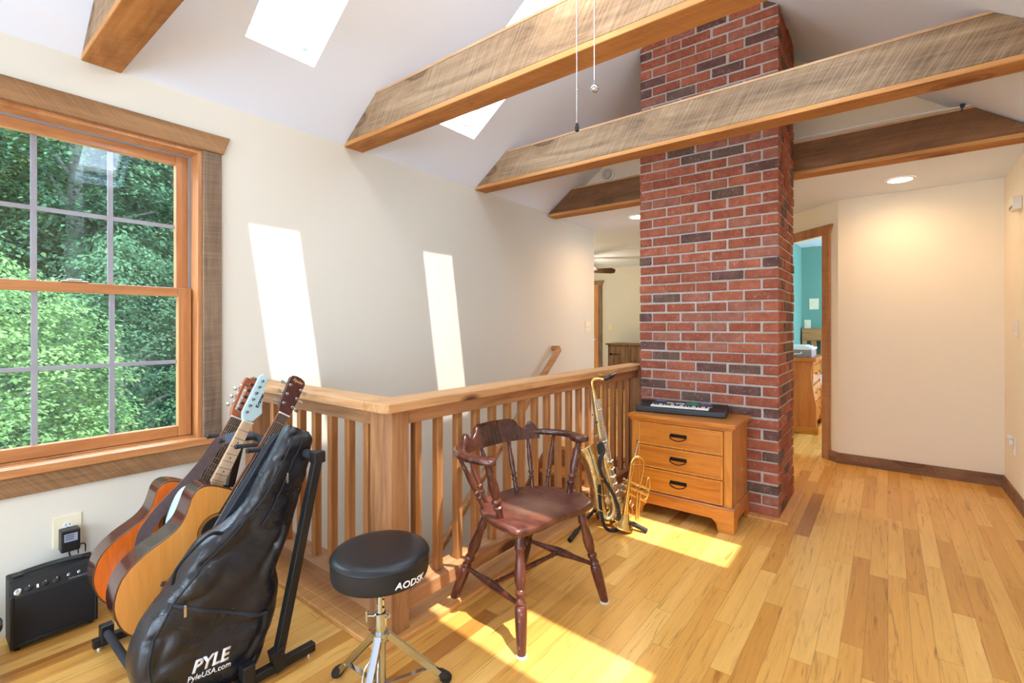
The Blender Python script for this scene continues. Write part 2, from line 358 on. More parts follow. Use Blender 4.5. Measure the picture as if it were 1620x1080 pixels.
class MB:
    def __init__(s): s.v = []; s.f = []; s.m = []
    def add(s, vs, fs, mat=0):
        b = len(s.v); s.v += [tuple(q) for q in vs]
        for f in fs: s.f.append([b + i for i in f]); s.m.append(mat)
        return s
    def box(s, a, b, mat=0):
        x0, y0, z0 = a; x1, y1, z1 = b
        vs = [(x0, y0, z0), (x1, y0, z0), (x1, y1, z0), (x0, y1, z0), (x0, y0, z1), (x1, y0, z1), (x1, y1, z1), (x0, y1, z1)]
        return s.add(vs, [(0, 3, 2, 1), (4, 5, 6, 7), (0, 1, 5, 4), (1, 2, 6, 5), (2, 3, 7, 6), (3, 0, 4, 7)], mat)
    def obox(s, c, ax, ay, az, size, mat=0):
        c, ax, ay, az = map(Vector, (c, ax, ay, az)); vs = []
        for k in (-.5, .5):
            for i, j in ((-.5, -.5), (.5, -.5), (.5, .5), (-.5, .5)):
                vs.append(c + ax * size[0] * i + ay * size[1] * j + az * size[2] * k)
        return s.add(vs, [(0, 3, 2, 1), (4, 5, 6, 7), (0, 1, 5, 4), (1, 2, 6, 5), (2, 3, 7, 6), (3, 0, 4, 7)], mat)
    def bar(s, p, q, w, h, up=(0, 0, 1), mat=0):
        p, q, up = Vector(p), Vector(q), Vector(up); d = (q - p); L = d.length; d.normalize()
        sd = d.cross(up).normalized(); u2 = sd.cross(d)
        return s.obox((p + q) / 2, d, sd, u2, (L, w, h), mat)
    def loft(s, secs, cap=True, mat=0, closed=True):
        n = len(secs[0]); b = len(s.v)
        for sec in secs: s.v += [tuple(q) for q in sec]
        for i in range(len(secs) - 1):
            for j in range(n if closed else n - 1):
                k = (j + 1) % n
                s.f.append([b + i * n + j, b + i * n + k, b + (i + 1) * n + k, b + (i + 1) * n + j]); s.m.append(mat)
        if cap and closed:
            s.f.append([b + j for j in range(n)][::-1]); s.m.append(mat)
            e = b + (len(secs) - 1) * n
            s.f.append([e + j for j in range(n)]); s.m.append(mat)
        return s
    def tube(s, path, r, seg=10, mat=0, cap=True, flat=1.0):
        path = [Vector(p) for p in path]; n = len(path)
        rs = r if isinstance(r, (list, tuple)) else [r] * n
        t0 = (path[1] - path[0]).normalized()
        a = t0.orthogonal().normalized(); secs = []
        for i, p in enumerate(path):
            if i == 0: t = path[1] - path[0]
            elif i == n - 1: t = path[-1] - path[-2]
            else: t = (path[i + 1] - path[i]).normalized() + (path[i] - path[i - 1]).normalized()
            if t.length < 1e-9: t = path[i] - path[i - 1]
            t.normalize(); a = (a - t * a.dot(t))
            if a.length < 1e-6: a = t.orthogonal()
            a.normalize(); b2 = t.cross(a)
            secs.append([p + (a * math.cos(2 * PI * k / seg) + b2 * math.sin(2 * PI * k / seg) * flat) * rs[i] for k in range(seg)])
        return s.loft(secs, cap, mat)
    def lathe(s, o, axis, prof, seg=20, mat=0, cap=True):
        """prof: (distance along axis, radius)"""
        o, ax = Vector(o), Vector(axis).normalized(); a = ax.orthogonal().normalized(); b = ax.cross(a)
        secs = [[o + ax * h + (a * math.cos(2 * PI * k / seg) + b * math.sin(2 * PI * k / seg)) * max(r, 1e-5) for k in range(seg)] for h, r in prof]
        return s.loft(secs, cap, mat)
    def ball(s, c, r, seg=14, rings=8, mat=0, sc=(1, 1, 1)):
        secs = []
        for i in range(rings + 1):
            th = PI * i / rings; rr = max(math.sin(th), 1e-4)
            secs.append([Vector(c) + Vector((r * rr * math.cos(2 * PI * k / seg) * sc[0], r * rr * math.sin(2 * PI * k / seg) * sc[1], -r * math.cos(th) * sc[2])) for k in range(seg)])
        return s.loft(secs, True, mat)
    def prism(s, poly, f, d0, d1, mat=0, mat_cap=None):
        """poly of 2D points, f(a,b,d) -> world"""
        n = len(poly); b = len(s.v)
        for d in (d0, d1): s.v += [tuple(f(p[0], p[1], d)) for p in poly]
        for j in range(n):
            k = (j + 1) % n
            s.f.append([b + j, b + k, b + n + k, b + n + j]); s.m.append(mat)
        mc = mat if mat_cap is None else mat_cap
        s.f.append([b + j for j in range(n)][::-1]); s.m.append(mc)
        s.f.append([b + n + j for j in range(n)]); s.m.append(mc)
        return s
    def build(s, name, mats, parent=None, smooth=False, bevel=0.0, seg=2, ang=35, sub=0):
        off = world_loc(parent) if parent is not None else Vector((0, 0, 0))
        me = bpy.data.meshes.new(name)
        me.from_pydata([tuple(Vector(q) - off) for q in s.v], [], s.f)
        mats = mats if isinstance(mats, (list, tuple)) else [mats]
        for m in mats: me.materials.append(m)
        me.polygons.foreach_set('material_index', s.m)
        bm = bmesh.new(); bm.from_mesh(me)
        bmesh.ops.recalc_face_normals(bm, faces=bm.faces)
        bm.to_mesh(me); bm.free()
        if smooth:
            me.polygons.foreach_set('use_smooth', [True] * len(me.polygons))
            me.set_sharp_from_angle(angle=math.radians(ang))
        o = bpy.data.objects.new(name, me); COL.objects.link(o)
        if parent is not None: o.parent = parent
        if bevel:
            b = o.modifiers.new('bevel', 'BEVEL'); b.width = bevel; b.segments = seg; b.limit_method = 'ANGLE'; b.angle_limit = math.radians(40)
            b.harden_normals = False
        if sub:
            q = o.modifiers.new('sub', 'SUBSURF'); q.levels = sub; q.render_levels = sub
        return o

def copy_tree(o, parent=None):
    c = o.copy(); COL.objects.link(c)
    c.parent = parent
    for ch in [x for x in COL.objects if x.parent == o]: copy_tree(ch, c)
    return c

def struct(o): o['kind'] = 'structure'; return o

def lettering(name, body, size, mat, parent, mapf, bold=0.0, shear=0.0, depth=0.0006, sx=1.0):
    """mesh lettering: mapf(x, y, d) -> world"""
    cu = bpy.data.curves.new(name, 'FONT'); cu.body = body; cu.size = size; cu.offset = bold; cu.shear = shear
    cu.align_x = 'CENTER'; cu.align_y = 'CENTER'; cu.resolution_u = 3
    tmp = bpy.data.objects.new('tmp', cu); COL.objects.link(tmp)
    dg = bpy.context.evaluated_depsgraph_get(); dg.update()
    me = bpy.data.meshes.new_from_object(tmp.evaluated_get(dg))
    bpy.data.objects.remove(tmp)
    off = world_loc(parent)
    bm = bmesh.new(); bm.from_mesh(me)
    r = bmesh.ops.extrude_face_region(bm, geom=list(bm.faces))
    top = {e for e in r['geom'] if isinstance(e, bmesh.types.BMVert)}
    for v in bm.verts:
        d = depth if v in top else 0.0
        v.co = Vector(mapf(v.co.x * sx, v.co.y, d)) - off
    bmesh.ops.recalc_face_normals(bm, faces=bm.faces)
    bm.to_mesh(me); bm.free()
    me.materials.clear(); me.materials.append(mat); me.name = name
    o = bpy.data.objects.new(name, me); COL.objects.link(o); o.parent = parent
    return o

def bez(p, n=24):
    """Catmull-Rom through points"""
    p = [Vector(q) for q in p]; q = [p[0] * 2 - p[1]] + p + [p[-1] * 2 - p[-2]]; out = []
    m = len(p) - 1
    for i in range(n + 1):
        t = i / n * m; k = min(int(t), m - 1); t -= k
        a, b, c, d = q[k], q[k + 1], q[k + 2], q[k + 3]
        out.append(0.5 * ((2 * b) + (c - a) * t + (2 * a - 5 * b + 4 * c - d) * t * t + (3 * b - 3 * c + d - a) * t ** 3))
    return out

def interp(tab, x):
    if x <= tab[0][0]: return tab[0][1]
    for (a, u), (b, v) in zip(tab, tab[1:]):
        if x <= b:
            t = (x - a) / (b - a); t = t * t * (3 - 2 * t) * 0.5 + t * 0.5
            return u + (v - u) * t
    return tab[-1][1]

# ================================================================== THE SETTING
YA, YR = 2.68, -0.68            # window wall, right wall
EAVE, FLAT = 2.33, 2.30
RUN = 1.68; CO, SI = 0.8165, 0.5773
XB = -2.6                       # back of the room behind the camera

# floor
b = MB()
b.box((XB - .1, -2.0, -.14), (9.0, 1.56, 0)).box((XB - .1, 1.56, -.14), (1.2, YA + .02, 0)).box((4.05, 1.56, -.14), (9.0, 6.3, 0))
struct(b.build('floor', M['floor']))
b = MB(); b.box((1.0, 1.4, -2.8), (4.4, YA + .02, -2.66)); struct(b.build('floor_stairwell', M['floor']))

# window wall with its opening
WX0, WX1, WZ0, WZ1 = 0.005, 0.918, 0.64, 2.07
b = MB()
b.box((XB - .1, YA, -.14), (WX0, YA + .16, 2.5)).box((WX1, YA, -.14), (4.95, YA + .16, 2.5))
b.box((WX0, YA, -.14), (WX1, YA + .16, WZ0)).box((WX0, YA, WZ1), (WX1, YA + .16, 2.5))
b.box((1.1, YA, -2.8), (4.95, YA + .16, -.14))
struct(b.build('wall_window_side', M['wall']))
b = MB(); b.box((1.1, 1.44, -2.7), (1.2, YA, -.14)); struct(b.build('wall_stairwell_end', M['wall']))
b = MB(); b.box((1.2, 1.46, -2.7), (4.4, 1.56, -.14)); struct(b.build('wall_stairwell_side', M['wall']))
b = MB(); b.box((4.3, 1.56, -2.7), (4.4, YA, -.14)); struct(b.build('wall_stairwell_far', M['wall']))

# right wall, with an unseen window added for light behind the camera
b = MB()
RW = (-2.3, -1.1, .35, 2.2)
b.box((XB - .1, YR - .14, 0), (RW[0], YR, 2.5)).box((RW[1], YR - .14, 0), (5.16, YR, 2.5))
b.box((RW[0], YR - .14, 0), (RW[1], YR, RW[2])).box((RW[0], YR - .14, RW[3]), (RW[1], YR, 2.5))
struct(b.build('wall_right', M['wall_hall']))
b = MB(); b.box((RW[0], YR - .09, RW[2]), (RW[1], YR - .085, RW[3])); w = struct(b.build('window_6', M['glass']))
b = MB()
for x in (RW[0], RW[1] - .06): b.box((x, YR - .12, RW[2]), (x + .06, YR - .05, RW[3]))
for z in (RW[2], RW[3] - .06): b.box((RW[0], YR - .12, z), (RW[1], YR - .05, z + .06))
b.build('window_frame', M['sash'], w)

# back gable wall behind the camera with an unseen window added for fill light
b = MB(); BW = (.1, 1.9, .45, 2.15)
b.box((XB - .14, YR, 0), (XB, BW[0], EAVE)).box((XB - .14, BW[1], 0), (XB, YA, EAVE)).box((XB - .14, BW[0], 0), (XB, BW[1], BW[2])).box((XB - .14, BW[0], BW[3]), (XB, BW[1], EAVE))
b.prism([(YR, EAVE), (YA, EAVE), (1.0, 3.52)], lambda a, c, d: (d, a, c), XB - .14, XB)
struct(b.build('wall_back', M['wall']))
b = MB(); b.box((XB - .08, BW[0], BW[2]), (XB - .075, BW[1], BW[3]))
w = struct(b.build('window_7', M['glass']))
b = MB()
for y in (BW[0], (BW[0] + BW[1]) / 2 - .03, BW[1] - .06): b.box((XB - .11, y, BW[2]), (XB - .04, y + .06, BW[3]))
for z in (BW[2], BW[3] - .06): b.box((XB - .11, BW[0], z), (XB - .04, BW[1], z + .06))
b.build('window_frame', M['sash'], w)

# sloped ceilings with skylight wells
SKY = [(0.988, 1.331), (2.205, 2.562)]
Q0, Q1 = 0.386, 1.555
TH = 0.18
def slope(s):
    ye = YA if s > 0 else YR
    return lambda x, q, d: Vector((x, ye - s * q * CO + s * d * SI, EAVE + q * SI + d * CO))
def slab(b, f, x0, x1, q0, q1, d0, d1, mat=0):
    vs = [f(x, q, d) for d in (d0, d1) for x, q in ((x0, q0), (x1, q0), (x1, q1), (x0, q1))]
    b.add(vs, [(0, 3, 2, 1), (4, 5, 6, 7), (0, 1, 5, 4), (1, 2, 6, 5), (2, 3, 7, 6), (3, 0, 4, 7)], mat)
wn = 2
for s, nm in ((1, 'left'), (-1, 'right')):
    f = slope(s); b = MB(); LQ = RUN / CO + .1
    xs = [XB - .14, *SKY[0], *SKY[1], 4.2]
    for i in range(5):
        if i in (1, 3):
            slab(b, f, xs[i], xs[i + 1], -.12, Q0, 0, TH); slab(b, f, xs[i], xs[i + 1], Q1, LQ, 0, TH)
        else:
            slab(b, f, xs[i], xs[i + 1], -.12, LQ, 0, TH)
    struct(b.build('ceiling_' + nm, M['ceiling']))
    for x0, x1 in SKY:
        g = MB(); slab(g, f, x0 + .012, x1 - .012, Q0 + .01, Q1 - .01, TH - .022, TH - .016)
        w = struct(g.build('window_%d' % wn, M['glass'])); wn += 1
        g = MB(); e = .024
        slab(g, f, x0, x0 + e, Q0, Q1, TH - .04, TH + .03); slab(g, f, x1 - e, x1, Q0, Q1, TH - .04, TH + .03)
        slab(g, f, x0, x1, Q0, Q0 + e, TH - .04, TH + .03); slab(g, f, x0, x1, Q1 - e, Q1, TH - .04, TH + .03)
        g.build('window_frame', M['white_plastic'], w)

# gable wall above the last beam, flat ceilings beyond
b = MB(); b.prism([(YR, 2.315), (YA, 2.315), (YA, EAVE), (1.0, 3.52), (YR, EAVE)], lambda a, c, d: (d, a, c), 4.13, 4.2)
struct(b.build('wall_gable', M['wall_hall']))
b = MB(); b.box((4.13, YR, FLAT), (4.95, YA + .1, FLAT + .1)).box((4.95, YR, FLAT), (6.0, 1.1, FLAT + .1)).box((4.95, 1.1, 2.36), (9.0, 6.3, 2.46)).box((5.0, -2.0, 2.365), (9.0, 1.1, 2.46)).box((6.6, 1.1, 2.345), (6.72, 6.3, 2.40))
struct(b.build('ceiling_flat', M['ceiling']))

# end wall, diagonal door wall, rooms beyond
b = MB(); b.box((5.06, YR, 0), (5.16, .345, 2.36)); struct(b.build('wall_end', M['wall_hall']))
DU = Vector((.7071, .7071, 0)); DN = Vector((.7071, -.7071, 0)); DE = Vector((5.06, .34, 0))
def dg(s, z, d): p = DE + DU * s + DN * d; return (p.x, p.y, z)
def dbox(b, s0, s1, z0, z1, d0, d1, mat=0):
    vs = [dg(s, z, d) for z in (z0, z1) for s, d in ((s0, d0), (s1, d0), (s1, d1), (s0, d1))]
    b.add(vs, [(0, 3, 2, 1), (4, 5, 6, 7), (0, 1, 5, 4), (1, 2, 6, 5), (2, 3, 7, 6), (3, 0, 4, 7)], mat)
b = MB(); dbox(b, 0, .16, 0, 2.36, 0, .1); dbox(b, .94, 1.05, 0, 2.36, 0, .1); dbox(b, .16, .94, 2.03, 2.36, 0, .1)
struct(b.build('wall_diagonal', M['wall_hall']))
b = MB(); dbox(b, .09, .172, 0, 2.02, -.02, 0); dbox(b, .928, 1.0, 0, 2.02, -.02, 0); dbox(b, .16, .18, 0, 2.03, 0, .1); dbox(b, .92, .94, 0, 2.03, 0, .1)
d1 = struct(b.build('door_1', M['case_d'], bevel=.002))
b = MB()
b.prism([(.09, 2.02), (1.0, 2.02), (1.03, 2.105), (.055, 2.105)], lambda a, c, d: dg(a, c, d), -.028, 0)
b.build('head_casing', M['case_d'], d1, bevel=.002)
b = MB(); b.box((5.79, 1.03, 0), (9.0, 1.13, 2.4)); struct(b.build('wall_partition', M['wall']))
b = MB(); b.box((5.79, 1.02, 0), (8.3, 1.028, 2.36)).box((8.3, -2.0, 0), (8.4, 1.03, 2.36)).box((5.17, -2.0, 0), (8.3, -1.9, .6)).box((5.17, -2.0, 2.05), (8.3, -1.9, 2.36)).box((5.17, -2.0, .6), (5.6, -1.9, 2.05)).box((7.9, -2.0, .6), (8.3, -1.9, 2.05)).box((5.1, -2.0, 0), (5.2, YR - .14, 2.36))
struct(b.build('wall_teal', M['teal']))
b = MB(); b.box((5.6, -1.96, .6), (7.9, -1.955, 2.05)); struct(b.build('window_8', M['glass']))  # unseen window, added to bring daylight into the teal room
b = MB(); b.box((8.8, 1.1, 0), (8.9, 6.2, 2.4)).box((4.95, 6.2, 0), (9.0, 6.3, .2)).box((4.95, 6.2, 2.25), (9.0, 6.3, 2.4)).box((4.95, 6.2, .2), (5.2, 6.3, 2.25)).box((8.7, 6.2, .2), (9.0, 6.3, 2.25))
b.box((4.85, YA + .16, 0), (4.95, 6.3, 2.4))
struct(b.build('wall_far', M['wall']))
b = MB(); b.box((5.2, 6.25, .2), (8.7, 6.255, 2.25)); struct(b.build('window_9', M['glass']))  # hidden window, put in to brighten the far room

# baseboards
b = MB(); b.box((5.045, YR, 0), (5.06, .345, .09)); struct(b.build('baseboard_end', M['base'], bevel=.002))
b = MB(); b.box((1.5, YR, 0), (5.06, YR + .016, .09)); struct(b.build('baseboard_right', M['base'], bevel=.002))
b = MB(); dbox(b, -.006, .09, 0, .09, -.016, 0); struct(b.build('baseboard_diagonal', M['base'], bevel=.002))
# floor edging round the stairwell and the chimney
b = MB(); b.box((1.08, 1.44, 0), (3.5, 1.475, .02)); b.box((1.23, 1.475, 0), (3.5, 1.60, .02)); struct(b.build('trim_1', M['nosing'], bevel=.004))
b = MB(); b.box((1.07, 1.475, 0), (1.118, YA, .02)); b.box((1.118, 1.59, 0), (1.24, YA, .02)); struct(b.build('trim_2', M['nosing'], bevel=.004))
b = MB()
b.prism([(3.336, .529), (3.275, .468), (3.275, 1.43), (3.336, 1.43)], lambda a, c, d: (a, c, d), 0, .016)
b.prism([(3.336, .529), (3.275, .468), (3.96, .468), (3.96, .529)], lambda a, c, d: (a, c, d), 0, .016)
struct(b.build('trim_3', M['nosing'], bevel=.003))

# ------------------------------------------------------------------ window 1 (double hung)
b = MB(); J = .02
b.box((WX0, YA - .002, WZ0), (WX0 + J, YA + .16, WZ1)).box((WX1 - J, YA - .002, WZ0), (WX1, YA + .16, WZ1))
b.box((WX0 + J, YA - .002, WZ1 - J), (WX1 - J, YA + .16, WZ1)).box((WX0 + J, YA + .06, WZ0), (WX1 - J, YA + .16, WZ0 + .015))
win = struct(b.build('window_1', M['sash_v'], bevel=.002))
def sash(x0, x1, z0, z1, y0, y1, gx0, gx1, gz0, gz1, zm, nm):
    b = MB()
    b.box((x0, y0, z0), (gx0, y1, z1), 1).box((gx1, y0, z0), (x1, y1, z1), 1)
    b.box((gx0, y0, z0), (gx1, y1, gz0), 0).box((gx0, y0, gz1), (gx1, y1, z1), 0)
    f = b.build(nm, [M['sash'], M['sash_v']], win, bevel=.003)
    b = MB(); ym = (y0 + y1) / 2
    b.box((gx0 - .004, ym - .002, gz0 - .004), (gx1 + .004, ym + .002, gz1 + .004)); b.build('glass_pane', M['glass'], f)
    b = MB()
    for x in (gx0 + (gx1 - gx0) / 3, gx0 + (gx1 - gx0) * 2 / 3): b.box((x - .010, ym + .004, gz0), (x + .010, ym + .010, gz1))
    b.box((gx0, ym + .0045, zm - .009), (gx1, ym + .0095, zm + .009))
    b.build('muntin_grid', M['muntin'], f)
sash(.030, .893, .657, 1.386, YA + .065, YA + .10, .083, .836, .708, 1.343, 1.022, 'lower_sash')
sash(.030, .893, 1.346, 2.045, YA + .105, YA + .14, .086, .838, 1.388, 2.000, 1.693, 'upper_sash')
b = MB(); b.box((WX1 - J - .008, YA + .09, .66), (WX1 - J, YA + .15, WZ1 - J)).box((WX0 + J, YA + .09, .66), (WX0 + J + .008, YA + .15, WZ1 - J)).box((WX0 + J + .008, YA + .09, WZ1 - J - .008), (WX1 - J - .008, YA + .15, WZ1 - J))
b.build('jamb_liner', M['liner'], win)
b = MB(); b.box((.41, YA + .058, 1.386), (.50, YA + .09, 1.392)).box((.43, YA + .062, 1.392), (.48, YA + .075, 1.40)); b.build('sash_lock', M['nickel'], win, bevel=.002)
b = MB(); b.box((WX1, YA - .02, WZ0 + .01), (1.0, YA, 2.068)); b.build('side_casing', M['case_v'], win, bevel=.003)
b = MB(); b.box((-.08, YA - .02, WZ0 + .01), (WX0, YA, 2.068)); b.build('side_casing', M['case_v'], win, bevel=.003)
b = MB(); b.prism([(-.085, 2.068), (1.006, 2.068), (1.036, 2.157), (-.115, 2.157)], lambda a, c, d: (a, d, c), YA - .03, YA); b.build('head_casing', M['case_h'], win, bevel=.003)
b = MB(); b.box((-.10, YA - .034, .612), (1.02, YA, .648)).box((WX0 + .001, YA, .615), (WX1 - .001, YA + .07, .648)); b.build('window_stool', M['stool'], win, bevel=.005)
b = MB(); b.box((-.08, YA - .022, .535), (1.0, YA, .612)); b.build('apron', M['case_h'], win, bevel=.003)

# ------------------------------------------------------------------ beams
def beam(x, mat, label, y0=YR, y1=YA, w=.134, bot=2.318, top=2.566):
    t = thing('ceiling_beam', label, 'beam', (x + w / 2, 1.0, bot), 'rough tie beams across the vaulted room')
    def prof(z0, z1, e=.003):
        k = lambda z: max(0, (z - EAVE)) / .7071 + e
        return [(y0 + k(z0), z0), (y1 - k(z0), z0), (y1 - k(z1), z1), (y0 + k(z1), z1)]
    f = lambda a, c, d: (d, a, c)
    b = MB(); b.prism(prof(bot + .028, top - .014), f, x, x + w); b.build('side_boards', mat, t, bevel=.003)
    b = MB(); b.prism(prof(bot, bot + .028), f, x - .001, x + w + .001, 1, 1)
    for i, fc in enumerate(b.f):
        zs = [b.v[j][2] for j in fc]
        if max(zs) - min(zs) < .001: b.m[i] = 0
    b.build('soffit_board', [M['soffit'], M['soffit_edge']], t, bevel=.004)
    b = MB(); b.prism(prof(top - .014, top), f, x - .002, x + w + .002); b.build('top_board', M['top_edge'], t, bevel=.002)
    return t
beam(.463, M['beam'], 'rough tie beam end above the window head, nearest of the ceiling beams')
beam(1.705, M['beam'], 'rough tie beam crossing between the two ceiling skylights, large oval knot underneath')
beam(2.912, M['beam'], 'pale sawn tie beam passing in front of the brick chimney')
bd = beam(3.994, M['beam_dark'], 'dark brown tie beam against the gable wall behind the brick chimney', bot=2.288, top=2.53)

# ------------------------------------------------------------------ chimney
def chimney():
    X0, X1, Y0, Y1 = 3.336, 3.916, .529, 1.429
    t = thing('brick_chimney', 'tall square red brick chimney rising from floor to sloped ceiling', 'chimney', (3.62, .98, 0))
    C, BH, ML, BL = .0677, .0555, .0125, .1915
    Z1 = 3.55
    b = MB(); b.box((X0 + .007, Y0 + .007, 0), (X1 - .007, Y1 - .007, Z1))
    def cut(o):
        bm = bmesh.new(); bm.from_mesh(o.data); off = world_loc(t)
        for s in (1, -1):
            f = slope(s); p = f(0, 0, -.002) - off; n = Vector((0, s * SI, CO))
            r = bmesh.ops.bisect_plane(bm, geom=bm.verts[:] + bm.edges[:] + bm.faces[:], plane_co=p, plane_no=n, clear_outer=True)
            es = [g for g in r['geom_cut'] if isinstance(g, bmesh.types.BMEdge)]
            try: bmesh.ops.holes_fill(bm, edges=es, sides=0)
            except Exception: pass
        bm.to_mesh(o.data); bm.free()
    cut(b.build('mortar', M['mortar'], t))
    rnd = random.Random(11); b = MB()
    def brk(x0, x1, y0, y1, z0, z1, mat):
        e = .0035; j = lambda: rnd.uniform(-.002, .002)
        o = rnd.uniform(-.002, .0025)
        x0 -= o; y0 -= o; x1 += o; y1 += o
        x0 += j(); x1 += j(); y0 += j(); y1 += j(); z0 += j(); z1 += j()
        secs = []
        for z, k in ((z0, e), (z0 + e, 0), (z1 - e, 0), (z1, e)):
            c = e
            secs.append([(x0 + c + k * .3, y0 + k, z), (x1 - c, y0 + k, z), (x1 - k, y0 + c, z), (x1 - k, y1 - c, z), (x1 - c, y1 - k, z), (x0 + c, y1 - k, z), (x0 + k, y1 - c, z), (x0 + k, y0 + c, z)])
        b.loft(secs, True, mat)
    pick = lambda: rnd.choices(range(5), (38, 27, 16, 13, 6))[0]
    D = .09
    for i in range(int(Z1 / C) + 1):
        z0 = .012 + i * C; z1 = z0 + BH
        odd = i % 2
        y = Y0 - (BL + ML) / 2 * odd
        while y < Y1 - .02:                                   # front and back faces
            a, c = max(y, Y0), min(y + BL, Y1)
            if c - a > .03:
                brk(X0, X0 + D, a, c, z0, z1, pick()); brk(X1 - D, X1, a, c, z0, z1, pick())
            y += BL + ML
        x = X0 + D + ML - (BL + ML) / 2 * odd
        while x < X1 - D - .02:                               # side faces
            a, c = max(x, X0 + D + ML), min(x + BL, X1 - D - ML)
            if c - a > .03:
                brk(a, c, Y0, Y0 + D, z0, z1, pick()); brk(a, c, Y1 - D, Y1, z0, z1, pick())
            x += BL + ML
    cut(b.build('bricks', BR, t))
chimney()

# ------------------------------------------------------------------ railing
def railing():
    t = thing('stair_railing', 'L shaped wooden railing with square balusters guarding the stairwell', 'railing', (1.17, 1.53, 0))
    ch = .024
    b = MB(); x0, y0, x1, y1 = 1.119, 1.476, 1.225, 1.582
    b.prism([(x0 + ch, y0), (x1, y0), (x1, y1), (x0, y1), (x0, y0 + ch)], lambda a, c, d: (a, c, d), 0.0, .87); b.build('newel_post', M['newel'], t, bevel=.003)
    b = MB(); r = .016
    b.prism([(1.10 + r, 1.458), (3.52, 1.458), (3.52, 1.60), (1.235, 1.60), (1.10, 1.60), (1.10, 1.458 + r)], lambda a, c, d: (a, c, d), .87, .908); b.build('cap_rail', M['cap'], t, bevel=.005)
    b = MB(); b.box((1.101, 1.601, .87), (1.234, YA - .001, .9075)); b.build('cap_rail', M['cap_y'], t, bevel=.005)
    b = MB(); b.box((1.225, 1.492, .812), (3.44, 1.568, .87)); b.build('top_rail', M['rail_x'], t, bevel=.004)
    b = MB(); b.box((1.132, 1.582, .812), (1.208, YA - .08, .87)); b.build('top_rail', M['rail_y'], t, bevel=.004)
    b = MB(); b.box((1.225, 1.476, .092), (3.44, 1.582, .155)); b.build('bottom_rail', M['rail_x'], t, bevel=.004)
    b = MB(); b.box((1.119, 1.582, .092), (1.225, YA - .08, .155)); b.build('bottom_rail', M['rail_y'], t, bevel=.004)
    b = MB(); b.box((3.44, 1.47, 0), (3.52, 1.59, .87)); b.build('end_post', M['newel'], t, bevel=.003)
    b = MB(); b.box((1.12, YA - .08, 0), (1.22, YA - .001, .87)); b.build('wall_post', M['newel'], t, bevel=.003)
    hw = .0165
    def bal(x, y):
        b = MB(); b.box((-hw, -hw, .155), (hw, hw, .812)); return b
    first = None
    pos = [(1.307 + .1197 * i, 1.53) for i in range(18)] + [(1.17, 1.661 + .1325 * i) for i in range(7)]
    for x, y in pos:
        if first is None:
            first = bal(0, 0).build('baluster', M['rail_v'], None, bevel=.0025); first.parent = t; o = first
        else:
            o = first.copy(); COL.objects.link(o)
        p = Vector((x, y, 0)) - t.location; o.location = p
    return t
railing()

# staircase going down under the railing
def stairs():
    t = thing('staircase', 'honey wood staircase descending behind the balusters', 'stairs', (4.05, 2.12, 0))
    ris, go = .19, .22
    for k in range(1, 13):
        z = -ris * k; x1 = 4.05 - go * (k - 1); x0 = x1 - go
        b = MB(); b.box((x0 - .025, 1.565, z - .03), (x1, YA - .022, z)); b.build('tread', M['tread'], t, bevel=.006)
    for k in range(1, 13):
        z = -ris * k; x1 = 4.05 - go * (k - 1)
        b = MB(); b.box((x1 - .018, 1.565, z), (x1, YA - .022, z + ris - .03)); b.build('riser', M['riser'], t)
    b = MB(); b.prism([(4.05, .09), (4.05, -.25), (1.41, -2.53), (1.41, -2.2)], lambda a, c, d: (a, d, c), YA - .02, YA - .002); b.build('skirt_board', M['riser'], t)
    return t
stairs()
t = thing('handrail', 'tan wall mounted handrail sloping down into the stairwell', 'handrail', (4.08, 2.6, .97))
b = MB()
p0, p1 = Vector((4.08, 2.60, .972)), Vector((1.4, 2.60, -1.35)); d = (p1 - p0).normalized()
b.bar(p0, p1, .045, .055); b.build('rail', M['handrail'], t, bevel=.012, seg=3)
b = MB(); b.box((4.05, 2.6, .945), (4.10, YA - .002, .998)); b.build('end_return', M['handrail'], t, bevel=.008)
for k in (.28, 1.4, 2.5):
    p = p0 + d * k; b = MB(); b.tube(bez([p + Vector((0, 0, -.02)), p + Vector((0, .02, -.06)), p + Vector((0, .075, -.07))], 8), .007, 8); b.lathe(p + Vector((0, .07, -.07)), (0, 1, 0), [(0, .02), (.008, .02)], 12); b.build('bracket', M['iron'], t, True)

# ------------------------------------------------------------------ fittings
def recessed(x, y, label, watt):
    t = thing('recessed_light', label, 'ceiling light', (x, y, FLAT), 'recessed lights in the flat hall ceiling')
    b = MB(); b.lathe((x, y, FLAT - .006), (0, 0, 1), [(0, .075), (0, .092), (.003, .094), (.0055, .094)], 32, 0, False); b.build('trim_ring', M['white_plastic'], t, True)
    b = MB(); b.lathe((x, y, FLAT - .004), (0, 0, 1), [(0, .001), (0, .076), (.003, .076)], 32); b.build('lens', M['lamp'], t, True)
    l = bpy.data.lights.new('hall lamp', 'SPOT'); l.energy = watt; l.color = (1.0, .60, .30); l.spot_size = math.radians(172); l.spot_blend = 1.0; l.shadow_soft_size = .07
    o = bpy.data.objects.new('hall_lamp_light', l); COL.objects.link(o); o.location = (x, y, FLAT - .02)
    o.parent = t; o.location = (0, 0, -.02)
LAMP_W = 15
M['lamp'] = emissive('warm lamp lens', (1, .86, .66), 14)
recessed(4.641, -.071, 'glowing recessed ceiling light above the bare end wall right of the chimney', 14)
recessed(4.585, 1.99, 'glowing recessed ceiling light at the left edge of the brick chimney', 34)

